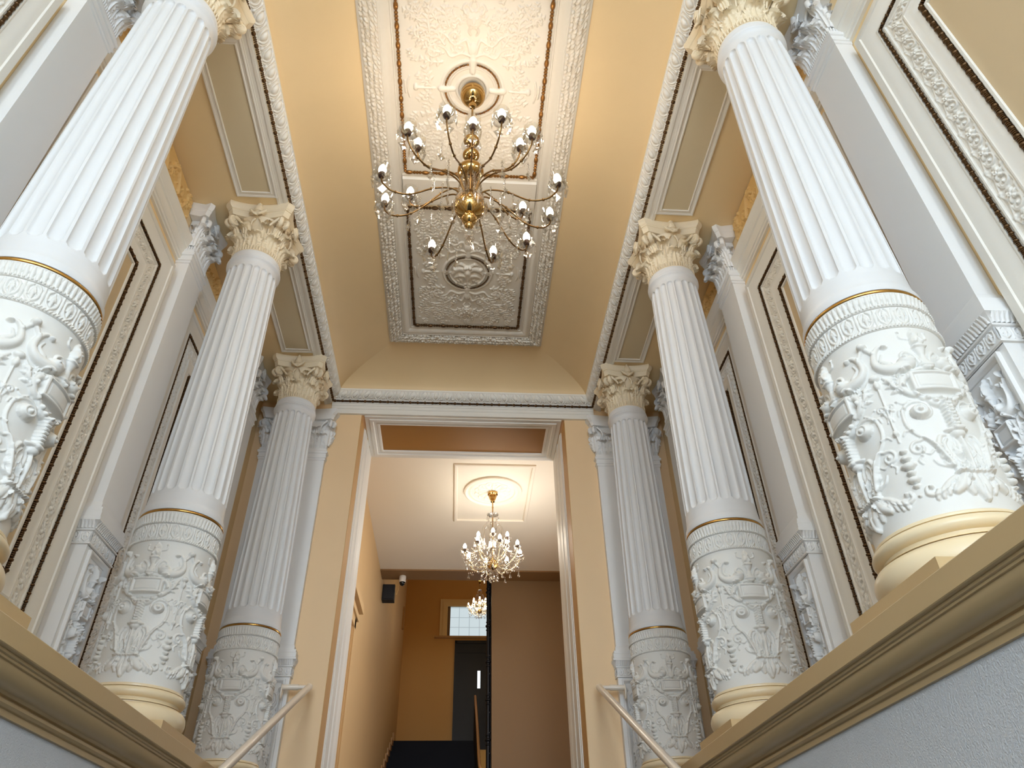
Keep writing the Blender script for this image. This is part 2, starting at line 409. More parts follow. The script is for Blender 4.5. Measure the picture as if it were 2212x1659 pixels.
    R.st([(-.06, 1.271), (.06, 1.271)], (.008, .008), h*1.7)
    for x in np.linspace(.006, .058, 5): R.bl(x, 1.271, .0065, .0065, h*2.5)
    # side scroll with curl
    R.spi(.143, 1.395, .03, 1.35, 1.9, -1, (.007, .005), h*1.2, pre=[(.062, 1.30), (.082, 1.37), (.11, 1.425)])
    R.st([(.07, 1.30), (.10, 1.315), (.112, 1.335)], (.006, .004), h)
    # foot leaves
    R.st([(.04, 1.262), (.062, 1.225), (.085, 1.205)], (.014, .02, .013), h*1.3); R.st([(.012, 1.262), (.012, 1.21), (0, 1.168)], (.012, .018, .012), h*1.5)
    R.st([(.03, 1.262), (.04, 1.215), (.036, 1.192)], (.010, .015, .01), h*1.4)
    R.st([(.06, 1.264), (.09, 1.246), (.125, 1.216), (.152, 1.206), (.172, 1.216), (.168, 1.238), (.154, 1.238)], (.008, .010, .009, .008, .007, .005), h*1.25)
    for x, z in ((.070, 1.226), (.088, 1.212), (.106, 1.204), (.126, 1.196), (.144, 1.194)): R.st([(x-.006, z+.026), (x, z+.01), (x+.003, z-.006)], (.007, .010, .007), h*.95)
    R.bl(.155, 1.236, .009, .009, h*1.7); R.bl(.03, 1.245, .010, .013, h*2.1)
    # hanging flower chain between the motifs
    for z, r in ((1.395, .012), (1.365, .016), (1.335, .022), (1.305, .014), (1.278, .019), (1.252, .011), (1.215, .007)):
        R.bl(w, z, r, r*.7, h*1.35); R.bl(w-r*.8, z+.004, r*.5, r*.4, h)

class Q4(Rel): pass
R4 = Rel(-.1964, .1964, 1.133, 1.953, .0027, True, .3927)
motif(R4)
def drum_mesh(R):
    n = len(R.xs)-1; H = np.concatenate([R.H[:-1]]*4, 0)
    a = np.arange(4*n)/(4*n)*2*PI-PI/4-PI/2
    z = R.ys; rad = .2495+.004*((z-1.54)/.41)**2
    r = rad[None]+H
    return G().grid(np.stack([np.cos(a)[:, None]*r, np.sin(a)[:, None]*r, np.tile(z, (4*n, 1))], -1), cu=True)
def band_rel(n=1):
    """tongue-and-dart band tile: x up (0..1), y along (0..1 tile)"""
    R = Rel(0, .095, 0, .07, .0024, False, None)
    R.H += 0
    for y in (0, .07):
        R.st([(.005, y), (.05, y), (.09, y)], (.004, .007, .004), .008)
    R.st([(.006, .035), (.03, .016), (.07, .013), (.088, .026)], (.006, .006, .005), .010); R.st([(.006, .035), (.03, .054), (.07, .057), (.088, .044)], (.006, .006, .005), .010)
    R.st([(.02, .035), (.05, .035), (.085, .035)], (.004, .010, .003), .012); R.st([(.04, .022), (.07, .035), (.04, .048)], (.004, .004), .010)
    return R
BAND = band_rel()
def cyma_rel():
    R = Rel(0, .055, 0, .022, .0022, False)
    R.st([(.0, .011), (.03, .011), (.053, .011)], (.007, .01, .007), .009)
    R.st([(.03, 0), (.052, 0)], (.003, .004), .006); R.st([(.03, .022), (.052, .022)], (.003, .004), .006)
    return R
CYMA = cyma_rel()
def ring_strip(R, g, z0, r_of, n):
    """tile a relief round a circle; x is height, y runs round"""
    H = np.concatenate([R.H[:, :-1]]*n, 1); m = H.shape[1]; a = np.arange(m)/m*2*PI
    z = z0+R.xs; r = np.array([r_of(q) for q in z])[:, None]+H
    g.grid(np.stack([np.cos(a)*r, np.sin(a)*r, np.repeat(z[:, None], m, 1)], -1)[::-1], cv=True)

def arc(cx, cz, rx, rz, a0, a1, n=8):
    return [(cx+rx*math.cos(a), cz+rz*math.sin(a)) for a in np.linspace(a0, a1, n)]

# ---------------------------------------------------------------- capital pieces
def leaf_geo(Wd, Ht, out, curl=.05, nl=6, th=.006):
    """acanthus leaf standing at the origin, facing -y (outwards), rooted at z=0"""
    nu, nv = 25, 40; u = np.linspace(-1, 1, nu)[:, None]; v = np.linspace(0, 1, nv)[None]
    # midline: rises and rolls over at the tip
    s = v; tip = np.clip((s-.72)/.28, 0, 1)
    zc = Ht*(np.minimum(s, .72)/.72*.86+.14*np.sin(tip*PI*.62)-.10*tip**2)
    oc = out*s**2+curl*(1-np.cos(tip*PI*.75))
    lob = np.abs(np.sin(PI*nl*np.sqrt(np.clip(s, 0, 1))))
    wid = Wd*(.62+.5*np.sin(PI*np.clip(s, 0, 1)**.85)*.9)*(.72+.28*lob)*(1-.25*tip**3)
    x = u*wid
    rid = .010*np.cos(u*PI*3.2+s*2.2*np.sign(u))*(np.abs(u)**.5)*(.4+.6*s)+.010*np.exp(-(u/.10)**2)
    y = -(oc+rid-.02*u**2*(1-.6*s)+.010*lob*np.abs(u))
    P = np.stack([x+0*v, y+0*u, zc+.022*Ht/.2*lob*np.abs(u)**2+0*u], -1)
    g = G(); g.grid(P); B = P.copy(); B[..., 1] += th; B[..., 2] -= th*.3; g.grid(B[::-1]); return g
def volute_geo(R=.042, t=.034):
    """scroll in the x-z plane, axis along y, eye at the origin"""
    g = G(); g.lathe([(1e-4, -t/2), (R*.9, -t/2), (R*.98, -t*.3), (R*.98, t*.3), (R*.9, t/2), (1e-4, t/2)], 24, cap=False)
    V = np.concatenate(g.v); V = np.stack([V[:, 0], V[:, 2], -V[:, 1]], 1); g.v = [V]
    for sd in (-1, 1):
        a = np.linspace(0, 2*PI*2.1, 52); q = np.linspace(R*.98, R*.12, 52)
        g.tube(np.stack([q*np.cos(a+1.7), 0*a+sd*t/2, q*np.sin(a+1.7)], 1), np.linspace(.0075, .004, 52), 6)
        g.ball((0, sd*t/2, 0), R*.2, 8, 6)
    return g
def stem_geo(p0, p1, p2, w, t):
    """ribbon stem rising from the bell to a volute"""
    P = spline([p0, p1, p2], 10); g = G()
    g.tube(P, np.linspace(w*.45, w, len(P)), 8); return g
def fleuron_geo():
    g = G()
    g.lathe([(1e-4, -.004), (.02, .004), (.028, .022), (.026, .04), (.016, .062), (.006, .085), (1e-4, .092)], 14, cap=False)
    for k in range(5):
        a = np.linspace(0, 2*PI, 14); z = .012+.015*k; r = .0275*(1-.13*k)
        g.tube(np.stack([r*np.cos(a), r*np.sin(a), z+0*a], 1), .0035, 5, closed=False, cap=False)
    for sd in (-1, 1):
        g.tube(spline([(0, -.01, -.006), (sd*.028, -.012, .0), (sd*.046, -.008, .022), (sd*.05, 0, .03)]), np.linspace(.012, .005, 25), 7)
        g.tube(spline([(0, -.01, -.012), (sd*.02, -.02, -.01), (sd*.036, -.02, .004)]), np.linspace(.011, .004, 17), 7)
    return g
def abacus_geo(h=.29, c=.245, dip=.045, sides=None):
    """concave sided slab with cut corners, moulded edge"""
    out = []
    for k in range(4):
        a = k*PI/2
        for t in np.linspace(-1, 1, 15):
            x, y = c*t, -(h-dip*(1-t*t)-.0)
            y = y if abs(t) < 1 else -h
            out.append((x*math.cos(a)-y*math.sin(a), x*math.sin(a)+y*math.cos(a)))
    out = np.array(out); pr = [(.78, 4.962), (.86, 4.964), (.872, 4.985), (.89, 5.005), (.905, 5.012), (.905, 5.022), (.925, 5.024), (.925, 5.034), (.955, 5.042), (.985, 5.056), (.995, 5.07), (1., 5.072), (1., 5.098)]
    g = G(); P = np.stack([np.concatenate([out*s, np.full((len(out), 1), z)], 1) for s, z in pr], 1)
    g.grid(P, cu=True); g.poly(P[::-1, 0]); g.poly(P[:, -1]); return g

LEAF_LO = leaf_geo(.076, .125, .024, .028, 6)
LEAF_HI = leaf_geo(.072, .205, .042, .034, 7)
LEAF_S = leaf_geo(.045, .10, .025, .028, 4)
VOL = volute_geo(.052, .036)
FLE = fleuron_geo()

def make_column():
    root = thing('fluted_column', 'x', 'column', (W, YS[0], ZL), 'fluted columns along the two stair walls')
    d = ZL; B = lambda n, g, m, p=root, s=40: build(n, g, M[m], p, s, d)
    p = .306
    g = G(); z0, z1 = ZL, .932
    g.box(-p, p, -p, p, z0, z1); B('plinth', g, 'ledge', s=0)
    pr = [(.20, .932)]+arc(.262, .985, .042, .053, -PI/2, PI/2, 12)+[(.262, 1.042), (.25, 1.046)]+arc(.268, 1.056, .02, .012, PI*1.5, PI, 5)+[(.252, 1.064)]
    pr += arc(.252, 1.091, .03, .025, -PI/2, PI/2, 10)+[(.264, 1.118), (.264, 1.126), (.256, 1.133), (.24, 1.134)]
    B('base_molding', G().lathe(pr, 64), 'basecream', s=35)
    B('carved_drum', drum_mesh(R4), 'relief', s=70)
    g = G(); g.lathe([(.24, 1.950)]+arc(.2535, 1.960, .009, .010, -PI/2, PI/2, 6)+[(.246, 1.971), (.246, 2.066)]+arc(.252, 2.073, .008, .007, -PI/2, PI/2, 6)+[(.247, 2.082), (.244, 2.083)], 72)
    ring_strip(BAND, g, 1.97, lambda z: .246+.006*((z-1.97)/.095)**2, 22)
    for k in range(110):
        a = 2*PI*k/110; g.ball((.260*math.cos(a), .260*math.sin(a), 2.074), .0055, 6, 5)
    for k in range(120):
        a = 2*PI*k/120; g.tube([(.262*math.cos(a-.018), .262*math.sin(a-.018), 1.954), (.262*math.cos(a+.018), .262*math.sin(a+.018), 1.967)], .0042, 5)
    ring_strip(CYMA, g, 2.082, lambda z: .246+.010*((z-2.082)/.055)**1.6, 70)
    g.lathe([(.24, 2.137), (.2555, 2.140), (.2555, 2.147), (.24, 2.149)], 64)
    B('frieze_band', g, 'relief', s=60)
    B('gold_ring', G().lathe([(.24, 2.147)]+arc(.2505, 2.157, .0085, .0095, -PI/2, PI/2, 8)+[(.24, 2.168)], 72), 'gold')
    # fluted shaft
    nf, per = 20, 18; a = np.arange(nf*per)/(nf*per)*2*PI
    z = np.concatenate([np.linspace(2.29, 2.37, 17), np.linspace(2.4, 4.36, 40), np.linspace(4.375, 4.43, 14)])
    tt = (z-2.2)/2.4; R0 = .2395-.045*tt**1.35
    ph = (np.arange(nf*per) % per+.5)/per*2-1; q = ph/.80                        # flute across
    zz0, zz1 = 2.345, 4.385; hw = .03
    up = np.clip((z-zz1)/hw, 0, 1); dn = np.clip((zz0-z)/hw, 0, 1); e = np.maximum(up, dn)
    dep = .0185*np.maximum(1-q[:, None]**2-e[None]**2, 0)**.42
    r = R0[None]-dep
    g = G(); g.grid(np.stack([np.cos(a)[:, None]*r, np.sin(a)[:, None]*r, np.tile(z, (len(a), 1))], -1), cu=True)
    g.lathe([(.235, 2.166), (.2545, 2.168), (.2565, 2.18), (.2545, 2.20), (.2475, 2.204), (.2475, 2.213), (.2455, 2.217), (.2425, 2.24), (.2395, 2.29)], 80, cap=False)
    g.lathe([(.1985, 4.43), (.2, 4.455), (.206, 4.475), (.2175, 4.487)]+arc(.2, 4.505, .0185, .016, -.8, 1.2, 8)+[(.2105, 4.53), (.2105, 4.545), (.2065, 4.548), (.2065, 4.562), (.2025, 4.565), (.2025, 4.58), (.19, 4.582)], 80)
    B('shaft', g, 'white', s=50)
    # capital: bell, bead collar, two rows of acanthus
    g = G(); g.lathe([(.19, 4.58), (.2, 4.585), (.2, 4.592), (.193, 4.6), (.192, 4.65), (.194, 4.8), (.205, 4.88), (.225, 4.93), (.245, 4.955), (.2, 4.958)], 48)
    for k in range(56):
        a = 2*PI*k/56; g.tube([(.1965*math.cos(a), .1965*math.sin(a), 4.592), (.2*math.cos(a), .2*math.sin(a), 4.635)], (.0072), 6)
    for k in range(8):
        g.app(LEAF_LO, RZ(k*PI/4)@T(0, -.192, 4.635))
        g.app(LEAF_HI, RZ(k*PI/4+PI/8)@T(0, -.19, 4.64))
    for k in range(4):
        for sd in (-1, 1):
            g.app(LEAF_S, RZ(k*PI/2+sd*.42)@T(0, -.21, 4.80))
            g.app(stem_geo((sd*.045, -.2, 4.80), (sd*.04, -.23, 4.885), (sd*.018, -.236, 4.93), .010, .01), RZ(k*PI/2))
            g.app(stem_geo((sd*.10, -.185, 4.79), (sd*.115, -.22, 4.87), (sd*.185, -.232, 4.945), .015, .01), RZ(k*PI/2))
    cap = B('capital', g, 'cream', s=60)
    B('abacus', abacus_geo(), 'cream', cap, 35)
    gv = G()
    for sd in (-1, 1): gv.app(VOL, T(.268, sd*.022, 4.900)@RZ(sd*.25)@S(1, .8, 1))
    gv.app(leaf_geo(.04, .085, .035, .02, 3), T(.205, 0, 4.77)@RZ(PI/2))
    for k in range(4):
        g2 = G(); g2.app(gv, RZ(k*PI/2+PI/4)@T(.03, 0, 0)); B('volute', g2, 'cream', cap, 50)
        g2 = G(); g2.app(FLE, RZ(k*PI/2)@T(0, -.262, 4.962)@S(1.35, 1.2, 1.55)); B('fleuron', g2, 'cream', cap, 50)
    return root
col0 = make_column()
CL = {(1, 0): 'nearest fluted column on the right, its wide cream base above the ledge',
      (1, 1): 'middle fluted column on the right, between the two other right-hand columns',
      (1, 2): 'farthest fluted column on the right, half behind the right handrail',
      (-1, 0): 'nearest fluted column on the left, its carved drum cut by the picture edge',
      (-1, 1): 'middle fluted column on the left, whole from cream base to capital',
      (-1, 2): 'farthest fluted column on the left, beside the upper end of the left handrail'}
for (sx, i), lab in CL.items():
    if (sx, i) == (1, 0): col0['label'] = lab
    else: dup(col0, (sx*W, YS[i], ZL), label=lab)
# ---------------------------------------------------------------- pilasters (local frame: wall plane y=0, front faces -y)
def uprof(g, prof, hw, pj):
    """moulding run round the three free faces"""
    g.sweep(prof, [(-hw, 0), (-hw, -pj), (hw, -pj), (hw, 0)][::-1])
def make_pilaster(name, hw, pj, zt, panel_k, n_lo, wide=False):
    root = thing(name, 'x', 'pilaster', (0, 0, ZL), 'pilasters behind the columns')
    d = ZL; dz = zt-5.10; B = lambda n, g, m, p=root, s=35: build(n, g, M[m], p, s, d)
    a = hw+.015
    g = G(); g.box(-a, a, -pj-.012, 0, ZL, 1.955)
    for w_, z0, z1 in ((.03, ZL, .93), (.018, .93, .965)): g.box(-a-w_, a+w_, -pj-.012-w_, 0, z0, z1)
    B('pedestal', g, 'pilaster', s=0)
    # carved panel in a raised border
    ph = a-.035; g = G(); yf = -pj-.012
    pr = [(0, 0), (0, .022), (.012, .024), (.018, .016), (.03, .010), (.034, .001)]
    gg = G(); gg.sweep(pr, [(-ph, .99), (ph, .99), (ph, 1.935), (-ph, 1.935)], closed=True)
    g.app(gg, T(0, yf, 0)@RX(PI/2))
    nx = max(1, round(ph*2/.30)); pw = (ph-.036)/nx
    for k in range(nx):
        cx = (-nx+1+2*k)*pw
        r = R4; X, Y = r.X/.1964*pw+cx, 1.02+(r.Y-1.133)/.82*.89
        P = np.stack([X, yf-.003-r.H*panel_k, Y], -1); g.grid(P)
    B('carved_panel', g, 'pilaster', s=70)
    # pedestal cornice
    g = G(); c0 = .015
    uprof(g, [(c0, 1.955), (c0+.012, 1.957), (c0+.012, 1.968), (c0+.004, 1.972), (c0+.004, 2.04), (c0+.014, 2.045), (c0+.014, 2.054), (c0+.008, 2.058), (c0+.03, 2.105), (c0+.034, 2.107), (c0+.034, 2.125), (c0+.026, 2.13), (c0+.026, 2.17), (c0+.018, 2.175), (c0+.018, 2.20), (c0-.004, 2.205), (c0-.004, 2.235), (-.002, 2.26)], hw, pj)
    def tiles(R, z0, h, o0, o1):
        pf = lambda f: (z0+f*h, 0)
        yo = -pj-o0-.002
        H = G(); strip(R, H, (-hw-o0, 0, 0), (hw+o0, 0, 0), (0, 1, 0), (0, 0, 1), lambda f: (f*h, f*f*(o1-o0)))
        g.app(H, T(0, yo, z0)@RX(PI/2))
        for sd in (-1, 1):
            H = G(); strip(R, H, (0, 0, 0), (pj+o0, 0, 0), (0, 1, 0), (0, 0, 1), lambda f: (f*h, f*f*(o1-o0)))
            if sd < 0: g.app(H, T(-hw-o0-.002, 0, z0)@RZ(-PI/2)@RX(PI/2))
            else: g.app(H, T(hw+o0+.002, -pj-o0, z0)@RZ(PI/2)@RX(PI/2))
    tiles(BAND, 1.972, .066, c0+.004, c0+.004); tiles(CYMA, 2.06, .045, c0+.008, c0+.03)
    B('pedestal_cornice', g, 'pilaster', s=50)
    # shaft and necking
    g = G(); g.box(-hw, hw, -pj, 0, 2.2, 4.60+dz)
    uprof(g, [(0, 4.43+dz), (.008, 4.435+dz), (.008, 4.455+dz), (.016, 4.46+dz), (.016, 4.475+dz), (.010, 4.48+dz), (.010, 4.515+dz), (.02, 4.52+dz), (.026, 4.535+dz), (.02, 4.55+dz), (.010, 4.552+dz), (.010, 4.58+dz), (0, 4.582+dz)], hw, pj)
    B('shaft', g, 'pilaster', s=35)
    # capital
    g = G(); g.box(-hw+.01, hw-.01, -pj+.008, 0, 4.58+dz, 4.98+dz)
    n = int(hw*2/.016)
    for k in range(n):
        x = -hw+(k+.5)*2*hw/n; g.tube([(x, -pj+.004, 4.588+dz), (x, -pj+.002, 4.635+dz)], .0068, 6)
    m = max(2, int(pj/.016))
    for k in range(m):
        y = -(k+.5)*pj/m
        for sd in (-1, 1): g.tube([(sd*(hw-.004), y, 4.588+dz), (sd*(hw-.002), y, 4.635+dz)], .0068, 6)
    sp = 2*hw/n_lo
    for k in range(n_lo): g.app(LEAF_LO, T(-hw+(k+.5)*sp, -pj+.012, 4.635+dz)@S(sp/.14, 1.1, 1))
    for k in range(n_lo+1): g.app(LEAF_HI, T(-hw+k*sp, -pj+.014, 4.64+dz)@RZ((-.5 if k == 0 else .5 if k == n_lo else 0))@S(sp/.14, 1, 1))
    for sd in (-1, 1):
        g.app(LEAF_LO, T(sd*(hw-.012), -pj*.52, 4.635+dz)@RZ(sd*PI/2)@S(min(.7, pj/.18), 1, 1)); g.app(LEAF_HI, T(sd*(hw-.012), -pj*.5, 4.64+dz)@RZ(sd*PI/2)@S(min(.6, pj/.2), .8, 1))
        g.app(stem_geo((sd*.03, -pj, 4.80), (sd*.03, -pj-.03, 4.885), (sd*.012, -pj-.03, 4.93), .010, .01), T(0, 0, dz))
        g.app(stem_geo((sd*(hw-.10), -pj, 4.79), (sd*(hw-.08), -pj-.04, 4.87), (sd*(hw-.03), -pj-.03, 4.945), .013, .01), T(0, 0, dz))
        g.app(LEAF_S, T(sd*.06, -pj+.005, 4.80+dz))
    cap = B('capital', g, 'pilaster', s=60)
    g = G(); h2 = hw+.085; pf = pj+.075; xs = np.linspace(-1, 1, 21)
    rim = [(-h2, 0), (-h2+.02, -pf*.55), (-h2, -pf+.03), (-h2+.03, -pf)]+[(x*(h2-.03), -pf+.035*(1-x*x)) for x in xs[1:-1]]+[(h2-.03, -pf), (h2, -pf+.03), (h2-.02, -pf*.55), (h2, 0)]
    rim = np.array(rim); pr = [(.76, 4.962), (.84, 4.964), (.86, 4.985), (.88, 5.005), (.9, 5.012), (.9, 5.022), (.92, 5.024), (.92, 5.034), (.95, 5.042), (.985, 5.056), (.995, 5.07), (1., 5.072), (1., 5.098)]
    P = np.stack([np.concatenate([rim*[1-(1-s)*.45*hw/.16*.4-(1-s)*.3, s], np.full((len(rim), 1), z+dz)], 1) for s, z in pr], 1)
    g.grid(P); g.poly(P[::-1, 0]); g.poly(P[:, -1]); B('abacus', g, 'pilaster', cap, 35)
    for sd in (-1, 1):
        g = G(); 
        for s2 in (-1, 1): g.app(VOL, T(0, s2*.02, 0)@RZ(s2*.25)@S(1, .8, 1))
        g2 = G(); g2.app(g, T(sd*(hw+.02), -pj-.02, 4.900+dz)@RZ(-PI/2+sd*PI/4)); B('volute', g2, 'pilaster', cap, 50)
    g2 = G(); g2.app(FLE, T(0, -pj-.048, 4.962+dz)@S(1.25, 1.1, 1.5)); B('fleuron', g2, 'pilaster', cap, 50)
    return root
XF = 2.27
pil0 = make_pilaster('wall_pilaster', .16, XW-XF, 5.10, 1.5, 3)
pos = [('right', 1, 0), ('right', 1, 1), ('right', 1, 2), ('left', -1, 0), ('left', -1, 1), ('left', -1, 2)]
ordn = ('nearest', 'middle', 'farthest')
for k, (sn, sx, i) in enumerate(pos):
    lab = f'grey-white pilaster on the {sn} wall, directly behind the {ordn[i]} {sn}-hand column'
    if k == 0: pil0.location = (XW-.003, YS[0], ZL); pil0.rotation_euler = (0, 0, -PI/2); pil0['label'] = lab
    else: dup(pil0, (sx*(XW-.003), YS[i], ZL), -sx*PI/2, lab)
pe = make_pilaster('end_pilaster', .36, .06, 4.95, 1.0, 5, True)
pe.location = (1.90, YE-.003, ZL); pe['label'] = 'wide white pilaster on the end wall, to the right of the opening'
dup(pe, (-1.90, YE-.003, ZL), label='wide white pilaster on the end wall, to the left of the opening')

# ---------------------------------------------------------------- framed wall panels between the pilasters
def flower_tile():
    R = Rel(-.06, .06, 0, .15, .0028, False)
    R.per = None
    for y in (0, .15): R.bl(0, y, .016, .012, .009); 
    R.flower(0, .045, .038, 6, .017); R.spi(.006, .105, .036, 1.3, -1.2, 1, (.008, .005), .015)
    R.st([(-.045, .0), (-.03, .05), (-.038, .10), (-.05, .15)], (.006, .008, .006), .007); R.st([(.05, .0), (.04, .05), (.045, .10), (.05, .15)], (.006, .008, .006), .007)
    R.st([(-.03, .085), (-.018, .12), (.0, .14)], (.006, .008, .004), .008); R.bl(.042, .02, .012, .014, .009); R.bl(-.045, .13, .012, .012, .009)
    return R
FLOW = flower_tile()
def rect(x0, x1, y0, y1): return [(x0, y0), (x1, y0), (x1, y1), (x0, y1)]
def rect_strip(R, g, x0, x1, y0, y1, pf, z=0.):
    c = [(x0, y0, z), (x1, y0, z), (x1, y1, z), (x0, y1, z)]; sd = [(0, 1, 0), (-1, 0, 0), (0, -1, 0), (1, 0, 0)]
    for k in range(4): strip(R, g, c[k], c[(k+1) % 4], sd[k], (0, 0, 1), pf, 1., -1.)
def rect_beads(g, x0, x1, y0, y1, z, r, pitch, pat='bead', n=8):
    c = [(x0, y0, z), (x1, y0, z), (x1, y1, z), (x0, y1, z)]
    for k in range(4): beads(g, c[k], c[(k+1) % 4], r, pitch, pat, n)
def make_frame():
    root = thing('wall_coffer', 'x', 'wall panel', (0, 0, 0), 'framed panels of the side walls')
    hx, z0, z1 = .815, 1.14, 4.32; zc = z0; F = T(0, 0, 0)@RX(PI/2)
    def B(n, g, m, s=40):
        q = G(); q.app(g, F); return build(n, q, M[m], root, s, ZL)
    R = lambda o: (-hx+o, hx-o, z0+o, z1-o)
    g = G(); g.sweep([(0, 0), (0, .05), (.012, .056), (.05, .058), (.056, .05), (.075, .048), (.11, .034), (.14, .026), (.146, .030), (.156, .030), (.158, .018), (.185, .018), (.19, .024), (.20, .024), (.204, .012)], rect(-hx, hx, z0, z1), closed=True)
    g.sweep([(.318, .012), (.322, .024), (.332, .026), (.338, .022), (.375, .026), (.408, .012), (.412, .004), (.446, .004), (.447, .014), (.462, .014), (.466, 0.)], rect(-hx, hx, z0, z1), closed=True)
    B('molding', g, 'trim')
    g = G(); rect_beads(g, *R(.171), .026, .0125, .047); B('outer_bead_string', g, 'bronze', 50)
    g = G(); rect_strip(FLOW, g, *R(.203), lambda f: (f*.116, .012)); B('flower_band', g, 'trim', 60)
    g = G(); rect_beads(g, *R(.429), .014, .0175, .058, n=10); B('inner_bead_string', g, 'bronze', 50)
    g = G(); x0, x1, y0, y1 = R(.46); g.box(x0, x1, y0, y1, -.004, .003); B('field', g, 'field', 0)
    return root
YM = (1.31, 3.40, 5.475)
fr0 = make_frame()
nm = ('cut by the top corner of the picture', 'between the nearest and middle pilasters', 'between the middle and farthest pilasters')
for k, (sn, sx, i) in enumerate(pos):
    lab = f'bronze-beaded wall panel, {sn} wall, {nm[i]}'
    if k == 0: fr0.location = (XW-.006, YM[0], ZL); fr0.rotation_euler = (0, 0, -PI/2); fr0['label'] = lab
    else:
        o = dup(fr0, (sx*(XW-.006), YM[i], ZL), -sx*PI/2, lab)
        if i == 2: o.scale = (.975, 1, 1)

# ochre frieze reliefs over the frames
def frieze_rel():
    R = Rel(-.86, .86, -.19, .19, .005, True)
    for x, y, rr in ((.0, .02, .06), (.30, -.02, .075), (.58, .03, .06)):
        R.flower(x, y, rr*.5, 7, .02) if x == 0 else R.spi(x, y, rr, 1.5, -2.0, 1, (.014, .008), .018, pre=[(x-.22, y+.03), (x-.12, y+.09)])
    for x, y, a, L in ((.10, .02, .6, .14), (.12, -.04, -.7, .14), (.40, .05, 1.0, .12), (.42, -.08, -.5, .14), (.68, .0, .3, .15), (.66, -.06, -1.0, .1), (.22, .08, 1.9, .1), (.50, -.10, -2.4, .12), (.75, .08, 1.2, .09)):
        R.leaf(x, y, a, L, .06, 3, .6, .018)
    for k in range(70): R.bl(random.uniform(0, .85), random.uniform(-.16, .16), random.uniform(.008, .02), random.uniform(.006, .012), .014, random.uniform(0, 3))
    return R
FR = frieze_rel()
g = G(); P = np.stack([FR.X, -.007-FR.H*1.6, FR.Y], -1); g.grid(P); g.box(-.86, .86, -.004, .0, -.19, .19)
fz = tag(build('wall_frieze', g, M['frieze'], None, 60), 'x', 'frieze panel', 'ochre relief friezes above the wall panels')
for k, (sn, sx, i) in enumerate([q for q in pos if q[2] > 0]):
    lab = f'ochre scrollwork frieze, {sn} wall, between the {ordn[i-1]} and {ordn[i]} pilaster capitals'
    o = fz if k == 0 else dup(fz)
    o.location = (sx*(XW-.001), YM[i], 4.90); o.rotation_euler = (0, 0, -sx*PI/2); o['label'] = lab; o.scale = (.93 if i == 1 else .905, 1, 1)

# ---------------------------------------------------------------- structure: walls, band mouldings, gallery soffit and floors
def extr(g, prof, y0, y1, sx=1):
    P = np.array([[(sx*x, y, z) for x, z in prof] for y in (y0, y1)]); g.grid(P if sx > 0 else P[::-1])
YV = -1.0
for sx, sn in ((1, 'right'), (-1, 'left')):
    g = G(); x0, x1 = sorted((sx*XW, sx*(XW+.2))); g.box(x0, x1, YV, YE+.9, -1.5, 6.0); struct(build('wall_'+sn, g, M['tan'], None, 0))
    g = G(); g.box(x0, x1, YB, YV, -1.5, 6.0); struct(build('wall_entrance_'+sn, g, M['plaster'], None, 0))
    g = G()
    for i in range(3):                                     # band moulding at the height of the pilaster necks
        a, b = YM[i]-.93, YM[i]+.93
        extr(g, [(XW, 4.455), (XW-.02, 4.458), (XW-.02, 4.475), (XW-.032, 4.48), (XW-.032, 4.505), (XW-.04, 4.51), (XW-.04, 4.60), (XW-.052, 4.61), (XW-.052, 4.625), (XW-.07, 4.65), (XW-.085, 4.68), (XW-.085, 4.70), (XW, 4.705)][::-1], a, b, sx)
    extr(g, [(XW, .85), (XW-.03, .85), (XW-.03, 1.0), (XW-.015, 1.03), (XW, 1.04)][::-1], YB, YE, sx)
    struct(build('trim_'+('1' if sx > 0 else '2'), g, M['trim'], None, 30))
    g = G(); x0, x1 = sorted((sx*1.545, sx*(XW+.1))); g.box(x0, x1, YV, YE+.05, ZS, ZS+.12); struct(build('ceiling', g, M['soffit'], None, 0))
    # stair side wall, rough plaster, with a moulded ochre ledge
    g = G(); x0, x1 = sorted((sx*1.56, sx*XW)); g.box(x0, x1, YB, YE, -1.5, .80); struct(build('wall_stair_'+sn, g, M['plaster'], None, 0))
    g = G()
    pr = [(1.562, .64), (1.545, .642), (1.545, .662)]+[(1.535-.0*t, .662) for t in (0,)]+arc(1.537, .674, .016, .012, -PI/2-.1, PI/2, 8)[::1]
    pr = [(1.562, .64), (1.546, .641), (1.546, .662), (1.536, .664), (1.527, .672), (1.527, .682), (1.536, .690), (1.523, .692), (1.518, .697)]
    pr += [(1.458+.056*(1-math.sin(t)), .700+.048*(1-math.cos(t))) for t in np.linspace(0, PI/2, 9)]
    pr += [(1.458, .752), (1.449, .753), (1.449, .761), (1.440, .763), (1.440, .772), (1.423, .773), (1.42, .776), (1.42, .846), (1.424, .85), (XW, .85)]
    extr(g, pr[::-1], YB, YE, sx)
    struct(build('trim_'+('3' if sx > 0 else '4'), g, M['ledge'], None, 30))
